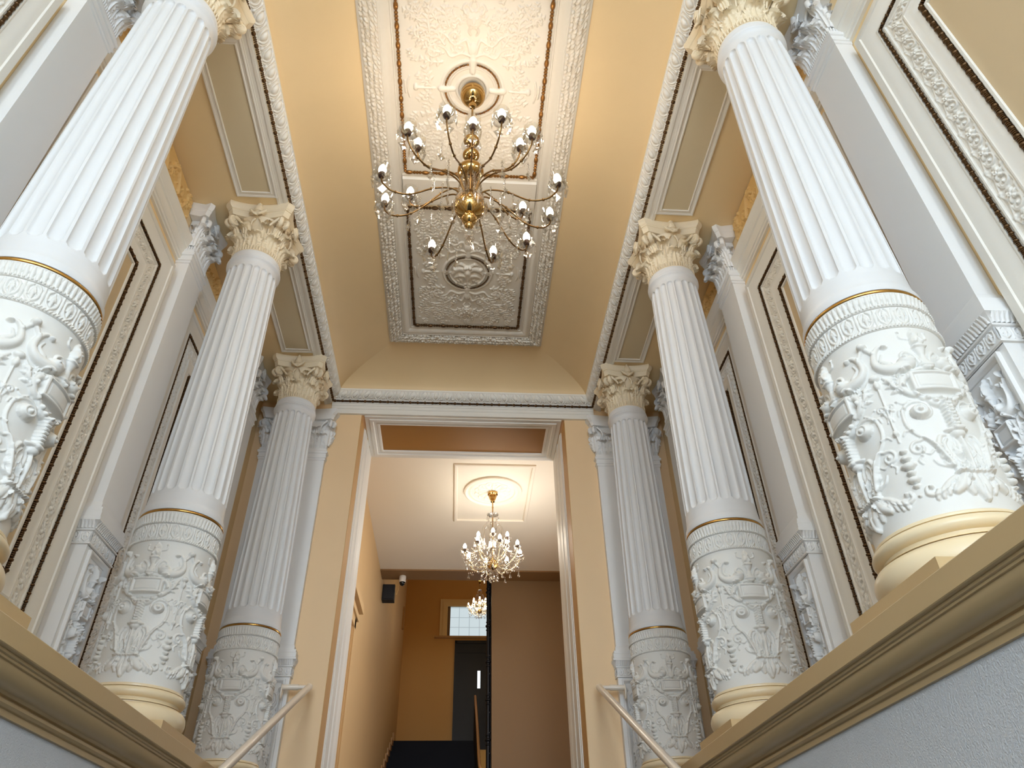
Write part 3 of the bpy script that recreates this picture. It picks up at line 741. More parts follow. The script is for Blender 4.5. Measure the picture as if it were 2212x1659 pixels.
# framed soffit panels between the columns
def make_soffit():
    root = thing('ceiling_coffer', 'x', 'soffit panel', (0, 0, 0), 'moulded panels of the gallery soffits')
    hx, hy = .1725, .70; F = RX(PI)
    g = G(); g.sweep([(0, -.002), (.002, .014), (.008, .017), (.016, .015), (.022, .009), (.038, .007), (.044, .012), (.052, .012), (.056, .003)], rect(-hx, hx, -hy, hy), closed=True)
    q = G(); q.app(g, F); build('molding', q, M['trim'], root, 35)
    g = G(); g.box(-hx+.05, hx-.05, -hy+.05, hy-.05, -.002, .003); q = G(); q.app(g, F); build('field', q, M['coffer'], root, 0)
    return root
sf0 = make_soffit(); first = True
for sx, sn in ((1, 'right'), (-1, 'left')):
    for i in (1, 2):
        o = sf0 if first else dup(sf0); first = False
        o.location = (sx*1.812, YM[i]+.015, ZS); o['label'] = f'moulded soffit panel between the tops of the {ordn[i-1]} and {ordn[i]} {sn}-hand columns'
# ---------------------------------------------------------------- cornice with egg-and-dart and dark beads
def egg_tile():
    R = Rel(-.052, .052, 0, .135, .003, False)
    y = .0675
    R.bl(-.006, y, .040, .026, .017, 0)
    for sd in (-1, 1):
        R.st([(-.05, y+sd*.022), (-.02, y+sd*.040), (.02, y+sd*.036), (.046, y+sd*.012)], (.008, .008, .006), .016)
        R.st([(-.05, y+sd*.040), (-.01, y+sd*.054), (.03, y+sd*.05), (.05, y+sd*.03)], (.005, .005, .004), .011)
    for yy in (0, .135): R.st([(-.048, yy), (.0, yy), (.046, yy)], (.010, .006, .003), .013); R.bl(.036, yy, .014, .011, .012)
    return R
EGG = egg_tile()
YB0 = -.6; XC = 1.462; YC = 7.0
# offsets run from the hall inward edge (0) outwards; z of the ovolo band
def ovolo(f): return (.006+.064*f, 0)
CP = [(0, 5.235), (0, 5.214), (.006, 5.208)], [(.072, 5.13), (.075, 5.124), (.090, 5.110), (.1, 5.108), (.1, 5.114)]
FAS = [(.098, 5.114), (.098, 5.098), (.112, 5.098), (.112, 5.092), (.135, 5.092), (.135, 5.096), (.168, 5.096), (.168, 5.09), (.192, 5.09), (.196, 5.10), (.205, 5.105)]
def cornice(sx):
    nm_ = 'right' if sx > 0 else 'left'
    root = thing('cornice', f'white cornice run with egg moulding and dark beads above the {nm_}-hand columns', 'cornice', (sx*XC, YB0, ZS), 'cornice runs around the hall')
    off = np.array([sx*XC, YB0, ZS])
    def B(n, g, m, s=40):
        g.v = [np.concatenate(g.v)-off]; return build(n, g, M[m], root, s)
    g = G()
    for pr in CP+(FAS,):
        P = np.array([[(sx*(XC+o), YV, z), (sx*(XC+o), YC+o, z)] for o, z in pr]); g.grid(P if sx < 0 else P[::-1])
    B('molding', g, 'trim', 30)
    # egg band: local frame across the slope
    nrm = np.array([-sx*.75, 0, -.66]); sd = np.array([sx*.66, 0, -.75])
    g = G(); strip(EGG, g, (sx*(XC+.006), YB0, 5.208), (sx*(XC+.006), YC, 5.208), sd, nrm, lambda f: (f*.104, -.004+.014*math.sin(PI*f)), 0, .6)
    B('egg_and_dart', g, 'trim', 60)
    g = G(); beads(g, (sx*(XC+.085), YB0, 5.107), (sx*(XC+.085), YC+.085, 5.107), .0175, .088, 'long'); B('bead_string', g, 'bronze', 50)
cornice(1); cornice(-1)
root = thing('cornice', 'white cornice run with egg moulding and dark beads across the end wall', 'cornice', (0, YC, ZS), 'cornice runs around the hall')
off = np.array([0, YC, ZS])
def B(n, g, m, s=40):
    g.v = [np.concatenate(g.v)-off]; return build(n, g, M[m], root, s)
g = G()
for pr in CP+([(.098, 5.114), (.098, 5.085), (.108, 5.08), (.108, 5.062), (.116, 5.058), (.116, 5.02), (.124, 5.015), (.124, 4.962), (.118, 4.958), (.118, 4.951), (.149, 4.951)],):
    P = np.array([[(-XC-min(o, .098), YC+o, z), (XC+min(o, .098), YC+o, z)] for o, z in pr]); g.grid(P[::-1])
B('molding', g, 'trim', 30)
g = G(); strip(EGG, g, (-XC, YC+.006, 5.208), (XC, YC+.006, 5.208), (0, .66, -.75), (0, -.75, -.66), lambda f: (f*.104, -.004+.014*math.sin(PI*f)), -.6, .6); B('egg_and_dart', g, 'trim', 60)
g = G(); beads(g, (-XC-.085, YC+.085, 5.107), (XC+.085, YC+.085, 5.107), .0175, .088, 'long'); B('bead_string', g, 'bronze', 50)
# ---------------------------------------------------------------- shallow cove and ceiling
tz = spline([(0, 5.232), (.03, 5.275), (.10, 5.325), (.22, 5.372), (.40, 5.41), (.70, ZC)], 6)
g = G()
P = np.array([[(XC-t, YV, z), (XC-t, YC-t, z)] for t, z in tz]); g.grid(P[::-1])
P2 = P*[-1, 1, 1]; g.grid(P2)
P = np.array([[(-XC+t, YC-t, z), (XC-t, YC-t, z)] for t, z in tz]); g.grid(P[::-1])
xc = XC-.70; g.box(-xc, xc, YV, YC-.70, ZC, ZC+.1)
struct(build('ceiling', g, M['tan'], None, 30))
g = G(); g.box(-XW, XW, YB, YV, ZC, ZC+.1); g.box(-XW, XW, YV-.05, YV, ZS, ZC); struct(build('ceiling', g, M['trim'], None, 0))
# ---------------------------------------------------------------- ceiling frame and its two relief panels
def laurel_tile():
    R = Rel(-.07, .07, 0, .36, .003, False); rn = random.Random(5)
    for k in range(-2, 10):
        y = k*.0415
        for x, w_ in ((-.050, .017), (-.018, .02), (.018, .02), (.050, .017)):
            a = 1.57-x*13+rn.uniform(-.3, .3); yy = y+rn.uniform(-.008, .008)+abs(x)*-.3; hh = .014+rn.uniform(0, .010)
            R.st([(x, yy), (x+.018*math.cos(a), yy+.018*math.sin(a)), (x+.062*math.cos(a+x*6), yy+.062*math.sin(a))], (w_*.5, w_, .002), hh)
    for k in range(14): R.bl(rn.uniform(-.05, .05), rn.uniform(0, .36), .009, .009, .026)
    m = R.H.copy(); n = R.H.shape[1]; q = 12                # make the ends meet
    R.H[:, :q] = np.maximum(m[:, :q], m[:, n-q:]*np.linspace(1, 0, q)); R.H[:, -1] = R.H[:, 0]
    return R
LAU = laurel_tile()
Y0F, Y1F = 2.128, 6.325; XF2 = .843
fr = thing('ceiling_garland', 'long white ceiling frame of laurel leaves round the two relief panels', 'ceiling frame', (0, (Y0F+Y1F)/2, ZC))
yc = (Y0F+Y1F)/2; hy = (Y1F-Y0F)/2; FD = RX(PI)
def BD(n, g, m, root=fr, s=40):
    q = G(); q.app(g, FD); return build(n, q, M[m], root, s)
g = G(); g.sweep([(-.02, -.03), (-.02, .012), (-.008, .02), (0, .024), (.004, .03)], rect(-XF2, XF2, -hy, hy), closed=True)
ins = [(.132, .03), (.142, .034), (.146, .028), (.165, .034), (.19, .030), (.215, .012), (.222, .006), (.226, .012), (.236, .012), (.24, .004), (.262, .0), (.268, .004), (.274, -.012)]
g.sweep(ins, rect(-XF2, XF2, -hy, hy), closed=True)
# cross rail between the panels (local y is mirrored when turned face down: y -> -y)
yr = (4.03+4.42)/2-yc; hw_ = .194
for sd in (-1, 1):
    pr = [(0, .032), (hw_-.06, .032), (hw_-.045, .012), (hw_-.03, .012), (hw_-.02, 0), (hw_, -.012)]
    P = np.array([[(-.60, -yr+sd*o, z), (.60, -yr+sd*o, z)] for o, z in pr]); g.grid(P if sd > 0 else P[::-1])
BD('molding', g, 'ceilw')
g = G(); rect_strip(LAU, g, -XF2+.002, XF2-.002, -hy+.002, hy-.002, lambda f: (f*.13, .024+.012*math.sin(PI*f))); BD('laurel_band', g, 'ceilw', s=60)
def ceil_rel(kind):
    R = Rel(-.567, .567, -.80, .80, .0042, True); h = .015
    # symmetric arabesque above and below the centre
    for s in (1, -1):
        Lf = lambda x, y, a, L, W, n=4, b=0.: R.leaf(x, s*y, s*a, L, W, n, s*b, h)
        St = lambda pts, r, hh=h: R.st([(x, s*y) for x, y in pts], r, hh)
        St([(0, .27), (.09, .30), (.17, .27), (.22, .33), (.30, .36)], (.012, .014, .009, .006)); R.spi(.30, s*.30, .055, 1.4, s*1.6, -s, (.010, .006), h)
        R.spi(.14, s*.42, .06, 1.4, s*-2.6, s, (.012, .006), h, pre=[(.02, s*.30), (.05, s*.40)])
        R.spi(.10, s*.34, .045, 1.3, s*.4, -s, (.010, .006), h)
        St([(.14, .36), (.24, .45), (.36, .46), (.44, .40)], (.009, .009, .005)); R.spi(.40, s*.44, .045, 1.2, s*-.6, s, (.008, .005), h)
        for q in ((.22, .36, .9, .16, .07), (.26, .30, .2, .16, .07), (.33, .46, 1.3, .15, .07), (.38, .38, .5, .13, .06), (.18, .50, 1.1, .15, .07), (.28, .55, .9, .14, .06), (.40, .55, 1.1, .12, .05), (.10, .52, 1.9, .12, .05), (.44, .22, .8, .10, .05), (.24, .22, -.1, .18, .06)):
            Lf(*q, 4, .5)
        rn = random.Random(11+kind)
        for q in range(30):                                 # leafy sprays filling the ground
            x, y = rn.uniform(.06, .46), rn.uniform(.24, .70)
            if x < .12 and y > .48: continue
            R.leaf(x, s*y, s*rn.uniform(.2, 2.4), rn.uniform(.07, .12), .045, 3, s*rn.uniform(-.8, .8), h*.8)
        # mask with beard and crest
        R.bl(0, s*.56, .058, .072, h*1.7); R.bl(.024, s*.575, .011, .007, h*2.2); R.st([(0, s*.585), (0, s*.545)], (.008, .011), h*2.5)
        St([(.0, .52), (.02, .524), (.03, .515)], (.006, .005), h*2.1); St([(.05, .60), (.078, .64), (.06, .67), (.045, .655)], (.012, .010, .006), h*1.5); St([(.012, .625), (.03, .65), (.02, .68)], (.012, .008), h*1.5)
        St([(.02, .50), (.035, .47), (.02, .44)], (.012, .006), h*1.4); Lf(.0, .69, 1.57, .07, .05, 3)
        for k in range(26): R.st([(x := random.uniform(.05, .52), y := s*random.uniform(.55, .75)), (x+random.uniform(-.03, .03), y+random.uniform(-.02, .02))], (.007, .003), h*.8)
        R.bl(.0, s*.335, .035, .05, h*1.5); R.st([(0, s*.23), (0, s*.31)], (.03, .022), h*1.3)
    # side urns
    R.st([(.30, 0), (.44, 0)], (.008, .014), h*1.2); R.bl(.45, 0, .02, .03, h*1.5); R.st([(.50, -.09), (.515, 0), (.50, .09)], (.006, .010, .006), h*1.2); R.st([(.53, -.05), (.535, .05)], (.008, .008), h)
    for y, a in ((.02, .7), (-.02, -.7), (.05, 1.2), (-.05, -1.2)): R.leaf(.33, y, a, .14, .06, 4, 0, h)
    R.ring(0, 0, .245, .014, h*.8); R.ring(0, 0, .185, .010, h*.7)
    if kind == 0:
        for a in (0, PI/2, -PI/2): R.st([(.15*math.cos(a), .15*math.sin(a)), (.245*math.cos(a), .245*math.sin(a))], (.022, .030), h*1.6)
        R.ring(0, 0, .12, .014, h)
    else:                                                  # plump reclining figures in leaves, read as a carved medallion
        R.bl(0, .01, .04, .05, h*3); R.st([(0, .0), (.01, -.06), (0, -.12)], (.04, .03, .012), h*2.4); R.st([(.02, .03), (.07, .06), (.12, .03), (.15, -.02)], (.026, .03, .02, .012), h*2.2)
        R.st([(.02, -.04), (.08, -.03), (.13, -.07)], (.022, .024, .01), h*2.0); R.st([(.03, .09), (.07, .12), (.10, .10)], (.018, .018, .008), h*1.8); R.bl(.02, .075, .03, .026, h*2.8); R.bl(.13, .05, .024, .02, h*2)
        R.leaf(.05, -.10, -.6, .09, .05, 3, .3, h*1.5); R.leaf(.0, -.13, -1.57, .11, .06, 3, 0, h*1.6); R.leaf(.17, .0, .1, .10, .05, 3, .2, h*1.3)
    return R
for kind, (y0, y1) in enumerate(((2.405, 4.03), (4.42, 6.05))):
    ym = (y0+y1)/2
    rt = thing('ceiling_arabesque', ('white arabesque ceiling panel with the rosette from which the great chandelier hangs', 'white arabesque ceiling panel beyond the great chandelier, with a figure medallion in its ring')[kind], 'ceiling panel', (0, ym, ZC), 'arabesque panels of the hall ceiling')
    R = ceil_rel(kind); g = G(); sc = (y1-y0-.02)/1.6
    P = np.stack([R.X, R.Y*sc, .002+R.H], -1); g.grid(P); g.box(-.567, .567, R.ys[0]*sc, R.ys[-1]*sc, -.01, .0015); BD('carved_field', g, 'ceilw', rt, 65)
    hyp = (y1-y0)/2; g = G(); rect_beads(g, -.572, .572, -hyp, hyp, .012, .0185, .145, 'long'); BD('bead_border', g, 'bronze_lit' if kind == 0 else 'bronze', rt, 50)  # same bead metal on both panels: lit colour near, shaded colour beyond
    g = G()
    for a0 in (.14, PI/2+.14, PI+.14, 1.5*PI+.14):
        a = np.linspace(a0, a0+PI/2-.28, 9); p = np.stack([.216*np.cos(a), .216*np.sin(a), 0*a+.014], 1)
        for k in range(8): beads(g, p[k], p[k+1], .0095, .11, 'long', 6)
    BD('bead_ring', g, 'bronze_lit' if kind == 0 else 'bronze', rt, 50)

# ---------------------------------------------------------------- end wall with the opening to the corridor
g = G(); g.box(-XW, -XO, YE, YR, -1.5, 6.0); g.box(XO, XW, YE, YR, -1.5, 6.0); g.box(-XO, XO, YE, YR, ZO, 6.0); struct(build('wall_back', g, M['pier'], None, 0))
def panel_mold(g, w):
    return [(0, 0), (0, .012), (.012, .016), (.02, .012), (.028, .022), (.05, .024), (.058, .016), (.075, .010), (.09, .012), (.094, .001)]
for n, sx in ((5, 1), (6, -1)):                            # reveals: ochre strip, then a white moulded casing at the rear edge
    g = G(); x = sx*XO; e = .004*sx
    x0, x1 = sorted((x, x-e)); g.box(x0, x1, YE+.005, YE+.28, .85, ZO-.001)
    struct(build(f'trim_{n}', g, M['reveal'], None, 0))
    g = G(); w0 = YE+.28; zs = [(.0, 0), (.0, .012), (.03, .016), (.035, .024), (.20, .026), (.205, .018), (.235, .018), (.25, .03), (.36, .034), (.365, .02), (.41, .02), (.43, .03), (.62, .034), (.64, .034)]
    P = np.array([[(x-sx*h, w0+o, .85), (x-sx*h, w0+o, ZO-.0)] for o, h in zs]); g.grid(P if sx < 0 else P[::-1])
    struct(build(f'trim_{n+2}', g, M['trim'], None, 30))
sp_ = thing('ceiling_coffer', 'ochre panel in white moulding, overhead in the opening of the end wall', 'soffit panel', (0, (YE+YR)/2, ZO))
hx, hy = XO-.035, (YR-YE)/2
g = G(); g.sweep([(0, -.001), (0, .012), (.05, .014), (.055, .024), (.09, .026), (.10, .014), (.13, .012), (.14, .02), (.16, .02), (.168, .004)], rect(-hx, hx, -hy+.005, hy-.005), closed=True); BD('molding', g, 'trim', sp_, 30)
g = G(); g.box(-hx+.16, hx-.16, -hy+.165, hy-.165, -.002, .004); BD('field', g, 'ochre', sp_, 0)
# ---------------------------------------------------------------- stairs, lower floor, entrance wall
g = G(); g.box(-1.56, 1.56, YB, 1.7, -1.6, -1.5); struct(build('floor', g, M['floor'], None, 0))
g = G(); n = 15; y0, y1 = 1.7, 7.05; rise = (.85+1.5)/n; run = (y1-y0)/(n-1)
for k in range(n):
    ya = y0+k*run; yb = ya+run+.02 if k < n-1 else YE; g.box(-1.559, 1.559, ya, yb, -1.5+k*rise-.05 if k else -1.5, -1.5+(k+1)*rise)
st = build('stair_flight', g, M['floor'], None, 0); struct(st)
g = G(); zt, zb, hw_ = 4.5, -1.4, 1.85
g.box(-2.58, -hw_, YB-.2, YB, -1.6, 6); g.box(hw_, 2.58, YB-.2, YB, -1.6, 6); g.box(-hw_, hw_, YB-.2, YB, zt, 6); struct(build('wall_front', g, M['plaster'], None, 0))
g = G()
for x in (-hw_, -.48, .48, hw_): g.box(x-.03, x+.03, YB-.12, YB-.06, zb, zt)
for z in (zb+.06, .9, 2.2, zt-.03): g.box(-hw_, hw_, YB-.115, YB-.065, z-.03, z+.03)
struct(build('window_1', g, M['trim'], None, 0))
for n_, sx in ((3, 1), (4, -1)):  # unseen side windows, added to go with the hall's fill light
    g = G(); xa, xb = sorted((sx*XW, sx*(XW-.04)))
    for y in (-10.35, -8.8, -7.2, -5.65): g.box(xa, xb, y-.04, y+.04, .95, 4.45)
    for z in (.95, 2.6, 4.45): g.box(xa, xb, -10.39, -5.61, z-.04, z+.04)
    struct(build(f'window_{n_}', g, M['trim'], None, 0))
# handrails on the stair walls
def handrail():
    r = thing('stair_handrail', 'x', 'handrail', (1.32, 6.97, 1.84), 'tubular handrails of the stairs')
    e = np.array([0, -3.6, -3.6*.472]); g = G()
    g.tube([(0, 0, 0), e], .029, 16); g.ball((0, 0, 0), .031, 14, 10); build('rail', g, M['rail'], r, 50)
    for f in (0.004, .8):
        q = e*f; b = G(); b.tube([q+[.0, 0, 0], q+[.09, 0, 0], q+[.10, 0, 0], q+[.23, 0, 0]], [.018, .021, .027, .024], 12)
        V = G(); V.lathe([(1e-4, 0), (.026, 0), (.03, .006), (.03, .012), (1e-4, .013)], 18, cap=False); b.app(V, T(*(q+np.array([.226, 0, -.035])))@S(1, 1, 2.2)@RY(PI/2))
        build('bracket', b, M['rail'], r, 50)
    return r
hr = handrail(); hr['label'] = 'white tubular handrail climbing the stairs on the right, in front of the farthest column'
r2 = hr.copy(); COL.objects.link(r2); r2.location.x = -1.32; r2['label'] = 'white tubular handrail climbing the stairs on the left, in front of the farthest column'
for ch in list(hr.children):
    c2 = ch.copy(); COL.objects.link(c2); c2.parent = r2
    if ch.name.startswith('bracket'):
        c2.data = ch.data.copy(); c2.data.transform(S(-1, 1, 1)); c2.data.flip_normals()
# ---------------------------------------------------------------- corridor beyond the opening
XL = -1.42; ZK = 5.30; XR = 2.35; YBM = 12.45; YW = 19.0; Z2 = 3.60
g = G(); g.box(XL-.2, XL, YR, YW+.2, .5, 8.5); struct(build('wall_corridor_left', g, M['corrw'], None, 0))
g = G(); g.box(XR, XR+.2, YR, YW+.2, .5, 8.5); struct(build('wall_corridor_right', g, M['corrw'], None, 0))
g = G(); g.box(XL, XR, YR, YBM, ZK, ZK+.15); g.box(XL, XR, YBM+.42, YW, 8.3, 8.45); struct(build('ceiling', g, M['corrc'], None, 0))
g = G(); g.box(XL, XR, YBM, YBM+.42, 5.275, 8.45); struct(build('wall_beam', g, M['beam'], None, 0))
g = G(); g.box(XL, XR, YR-.95, 13.0, .7, .85); struct(build('floor', g, M['floor'], None, 0))
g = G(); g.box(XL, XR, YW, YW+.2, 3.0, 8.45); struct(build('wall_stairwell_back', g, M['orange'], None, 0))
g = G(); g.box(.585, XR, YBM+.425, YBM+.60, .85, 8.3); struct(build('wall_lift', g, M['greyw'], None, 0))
g = G()
for y in (8.26, 9.3, 10.34): g.box(XR-.03, XR, y-.04, y+.04, 1.55, 4.25)
for z in (1.55, 2.9, 4.25): g.box(XR-.03, XR, 8.22, 10.38, z-.04, z+.04)
struct(build('window_5', g, M['trim'], None, 0))  # unseen window, added to go with the corridor fill lamp
# flight of dark stairs to the upper landing
g = G(); n = 16; ys, ye = 12.6, 18.0; rise = (Z2-.85)/n; run = (ye-ys)/(n-1)
for k in range(n):
    a = ys+k*run; g.box(XL+.001, .44, a, (a+run+.03) if k < n-1 else YW-.001, .85+k*rise-.1 if k else .86, .85+(k+1)*rise)
struct(build('stair_flight', g, M['carpet'], None, 0))
g = G()
for k in range(n):
    a = ys+k*run; z = .85+(k+1)*rise; g.box(XL, XL+.03, a-.05, a+run, z, z+.16)
struct(build('baseboard_left', g, M['wood'], None, 0))
# window and doorway of the upper landing
wn = thing('window_2', '-', 'window'); 
for k in ('label', 'category', 'kind'): del wn[k]
struct(wn); wn.location = (.27, YW, 6.24)
def BW(n, g, m): 
    g.v = [np.concatenate(g.v)-np.array([.27, YW, 6.24])]; return struct(build(n, g, M[m], wn, 0))
g = G(); g.box(-.30, .84, YW-.012, YW-.002, 6.26, 7.04); BW('pane', g, 'winlit')
g = G(); g.box(-.30, -.23, YW-.018, YW-.012, 6.26, 7.04); BW('painted_reveal_shade', g, 'greyw')  # dark strip: shade of the window reveal put into the colour
g = G()
for w_, y in ((.20, .05), (.12, .075)):
    g.box(-.30-w_, -.30, YW-y, YW, 6.25, 7.04+w_); g.box(.84, .84+w_, YW-y, YW, 6.25, 7.04+w_); g.box(-.30, .84, YW-y, YW, 7.04, 7.04+w_)
BW('window_frame', g, 'casing')
g = G(); g.box(-.62, 1.1, YW-.12, YW, 6.21, 6.25); BW('sill', g, 'wood')
dr = thing('door_1', '-', 'door'); 
for k in ('label', 'category', 'kind'): del dr[k]
struct(dr); dr.location = (.32, YW, Z2)
def BDr(n, g, m):
    g.v = [np.concatenate(g.v)-np.array([.32, YW, Z2])]; return struct(build(n, g, M[m], dr, 0))
g = G(); g.box(-.07, .80, YW-.03, YW-.002, Z2, 6.13); BDr('door_leaf', g, 'door')
g = G(); g.box(-.09, -.04, YW-.06, YW, Z2, 6.15); g.box(.77, .82, YW-.06, YW, Z2, 6.15); g.box(-.07, .80, YW-.06, YW, 6.08, 6.15); g.box(-.05, .8, YW-.05, YW-.028, 5.84, 5.90); BDr('door_frame', g, 'door')
g = G(); g.box(.50, .57, YW-.036, YW-.028, 4.98, 5.40); BDr('door_pane', g, 'doorlit')
# panelled doorway with a stepped hood on the corridor's left wall
dr2 = thing('door_2', '-', 'door')
for k in ('label', 'category', 'kind'): del dr2[k]
struct(dr2); dr2.location = (XL, 9.3, .85)
def BD2(n, g, m):
    g.v = [np.concatenate(g.v)-np.array([XL, 9.3, .85])]; return struct(build(n, g, M[m], dr2, 0))
g = G(); g.box(XL, XL+.015, 8.75, 9.72, .85, 3.4); BD2('door_leaf', g, 'corrw')
g = G()
for a, b in ((8.63, 8.75), (9.72, 9.84)): g.box(XL, XL+.05, a, b, .85, 3.45); g.box(XL, XL+.03, a-.03, b+.03, .85, 3.45)
g.box(XL, XL+.05, 8.63, 9.84, 3.33, 3.45); BD2('door_frame', g, 'corrw')
g = G(); g.box(XL, XL+.075, 8.58, 9.90, 3.45, 3.53); g.box(XL, XL+.12, 8.55, 9.94, 3.57, 3.68); g.box(XL, XL+.05, 8.6, 9.88, 3.5, 3.6); BD2('hood', g, 'corrw')
# ceiling of the corridor: square fillet and rosette
sq = tag(build('ceiling_molding', (lambda g: (g.sweep([(0, -.001), (0, .016), (.012, .024), (.04, .024), (.052, .016), (.052, -.001)], rect(-.575, .575, -.87, .87), closed=True), g)[1])(G()), M['corrc'], None, 30),
         'thin square moulding on the corridor ceiling, framing the round rosette', 'ceiling molding')
sq.data.transform(RX(PI)); sq.location = (.455, 9.65, ZK)
ro = thing('ceiling_rosette', 'round plaster rosette on the corridor ceiling above the lit chandelier', 'ceiling rosette', (.455, 9.54, ZK))
g = G(); g.lathe([(.42, -.001), (.43, .012), (.425, .03), (.405, .04), (.385, .034), (.375, .022), (.355, .022), (.345, .03), (.33, .03), (.32, .014), (.05, .012), (.05, .03), (1e-4, .03)], 96, cap=False)
q = G(); q.app(g, RX(PI)); build('rim', q, M['corrc'], ro, 40)
R = Rel(-.31, .31, -.31, .31, .004, False)
for k in range(12):
    a = 2*PI*k/12; c_, s_ = math.cos(a), math.sin(a)
    R.st([(.07*c_, .07*s_), (.17*c_, .17*s_), (.26*c_, .26*s_)], (.012, .030, .010), .022)
    b = a+PI/12; c_, s_ = math.cos(b), math.sin(b)
    t = np.linspace(-.24, .24, 7)+b; R.st(np.stack([(.235+.035*np.cos((t-b)/.24*PI/2))*np.cos(t), (.235+.035*np.cos((t-b)/.24*PI/2))*np.sin(t)], 1), .010, .022)
    R.bl(.20*c_, .20*s_, .028, .022, .018, b); R.bl(.12*c_, .12*s_, .020, .012, .016, b)
R.ring(0, 0, .075, .012, .02)
g = G(); g.grid(np.stack([R.X, -R.Y, -.012-R.H], -1)[::-1]); build('flower', g, M['corrc'], ro, 60)
# black iron standard and bars beside the lift wall, curved wooden rail in front of it
ir = thing('iron_standard', 'tall black iron standard with rungs at the edge of the grey-brown wall', 'iron post', (.528, 12.93, .85))
g = G(); z0 = .85
g.tube([(0, 0, 0), (0, 0, 7)], .032, 12)
for z in np.arange(.5, 6.8, .62):
    g.ball((0, 0, z), .052, 12, 8, .6); g.ball((0, 0, z+.07), .042, 12, 8, .6); g.ball((0, 0, z-.07), .042, 12, 8, .6)
build('post', g, M['iron'], ir, 50)
g = G(); g.tube([(.042, .0, 0), (.042, .0, 7)], .010, 8)
build('side_bar', g, M['iron'], ir, 50)
for z in np.arange(.3, 6.9, .31):
    g = G(); g.tube([(0, .0, z), (.042, .0, z)], .016, 8); g.ball((.022, 0, z), .026, 8, 6); build('rung', g, M['iron'], ir, 50)
wr = tag(build('stair_rail', (lambda g: (g.tube(spline([(.40, 12.55, 1.62), (.41, 12.55, 1.75), (.405, 12.62, 2.1), (.405, 13.4, 2.35), (.41, 15.0, 3.2), (.41, 17.2, 4.35)]), .026, 10), g)[1])(G()), M['wood'], None, 50),
         'wooden handrail rising beside the black iron standard', 'handrail')
g = G()
bl = thing('stair_balustrade', 'dark iron balustrade under the wooden handrail of the far stairs', 'balustrade', (.41, 12.6, .86))
for k in range(0, 15, 1):
    a = ys+k*run+.12; z = .85+(k+1)*rise; zt_ = 1.85+(a-12.6)*.545
    g = G(); g.tube([(0, a-12.6, z-.86), (0, a-12.6, min(zt_, z+.85)-.86)], .012, 8); build('baluster', g, M['iron'], bl, 50)
# dome camera and dark loudspeaker under the beam
cm = thing('ceiling_camera', 'small white dome camera under the corridor beam', 'camera', (-1.035, YBM+.26, 5.275))
g = G(); g.lathe([(1e-4, .0), (.058, 0), (.062, -.01), (.062, -.10), (.056, -.115), (1e-4, -.116)], 28, cap=False); build('housing', g, M['camw'], cm, 40)
g = G(); g.lathe([(.05, -.112), (.05, -.13), (.043, -.155), (.025, -.175), (1e-4, -.18)], 24, cap=False); build('dome', g, M['blackp'], cm, 50)
sk = thing('mounted_speaker', 'dark box-shaped loudspeaker with a cable loop, in the corner by the corridor beam', 'loudspeaker', (-1.415, 13.1, 5.28))
g = G(); g.box(.0, .22, -.02, .16, -.30, -.01); g.box(.02, .20, -.035, -.02, -.28, -.03); build('cabinet', g, M['speaker'], sk, 0)
g = G(); g.tube(spline([(.235, -.05, .01), (.24, -.055, -.13), (.26, -.06, -.22), (.285, -.055, -.13), (.30, -.05, .01)]), .007, 6); build('cable', g, M['cable'], sk, 50)
g = G(); a_ = tag(build('wall_lamp', (lambda q: (q.box(-1.42, -1.38, 18.2, 18.32, 6.2, 6.75), q)[1])(G()), M['wood'], None, 0), 'narrow wooden board on the stairwell wall left of the window', 'board'); a_.name = 'wall_board'
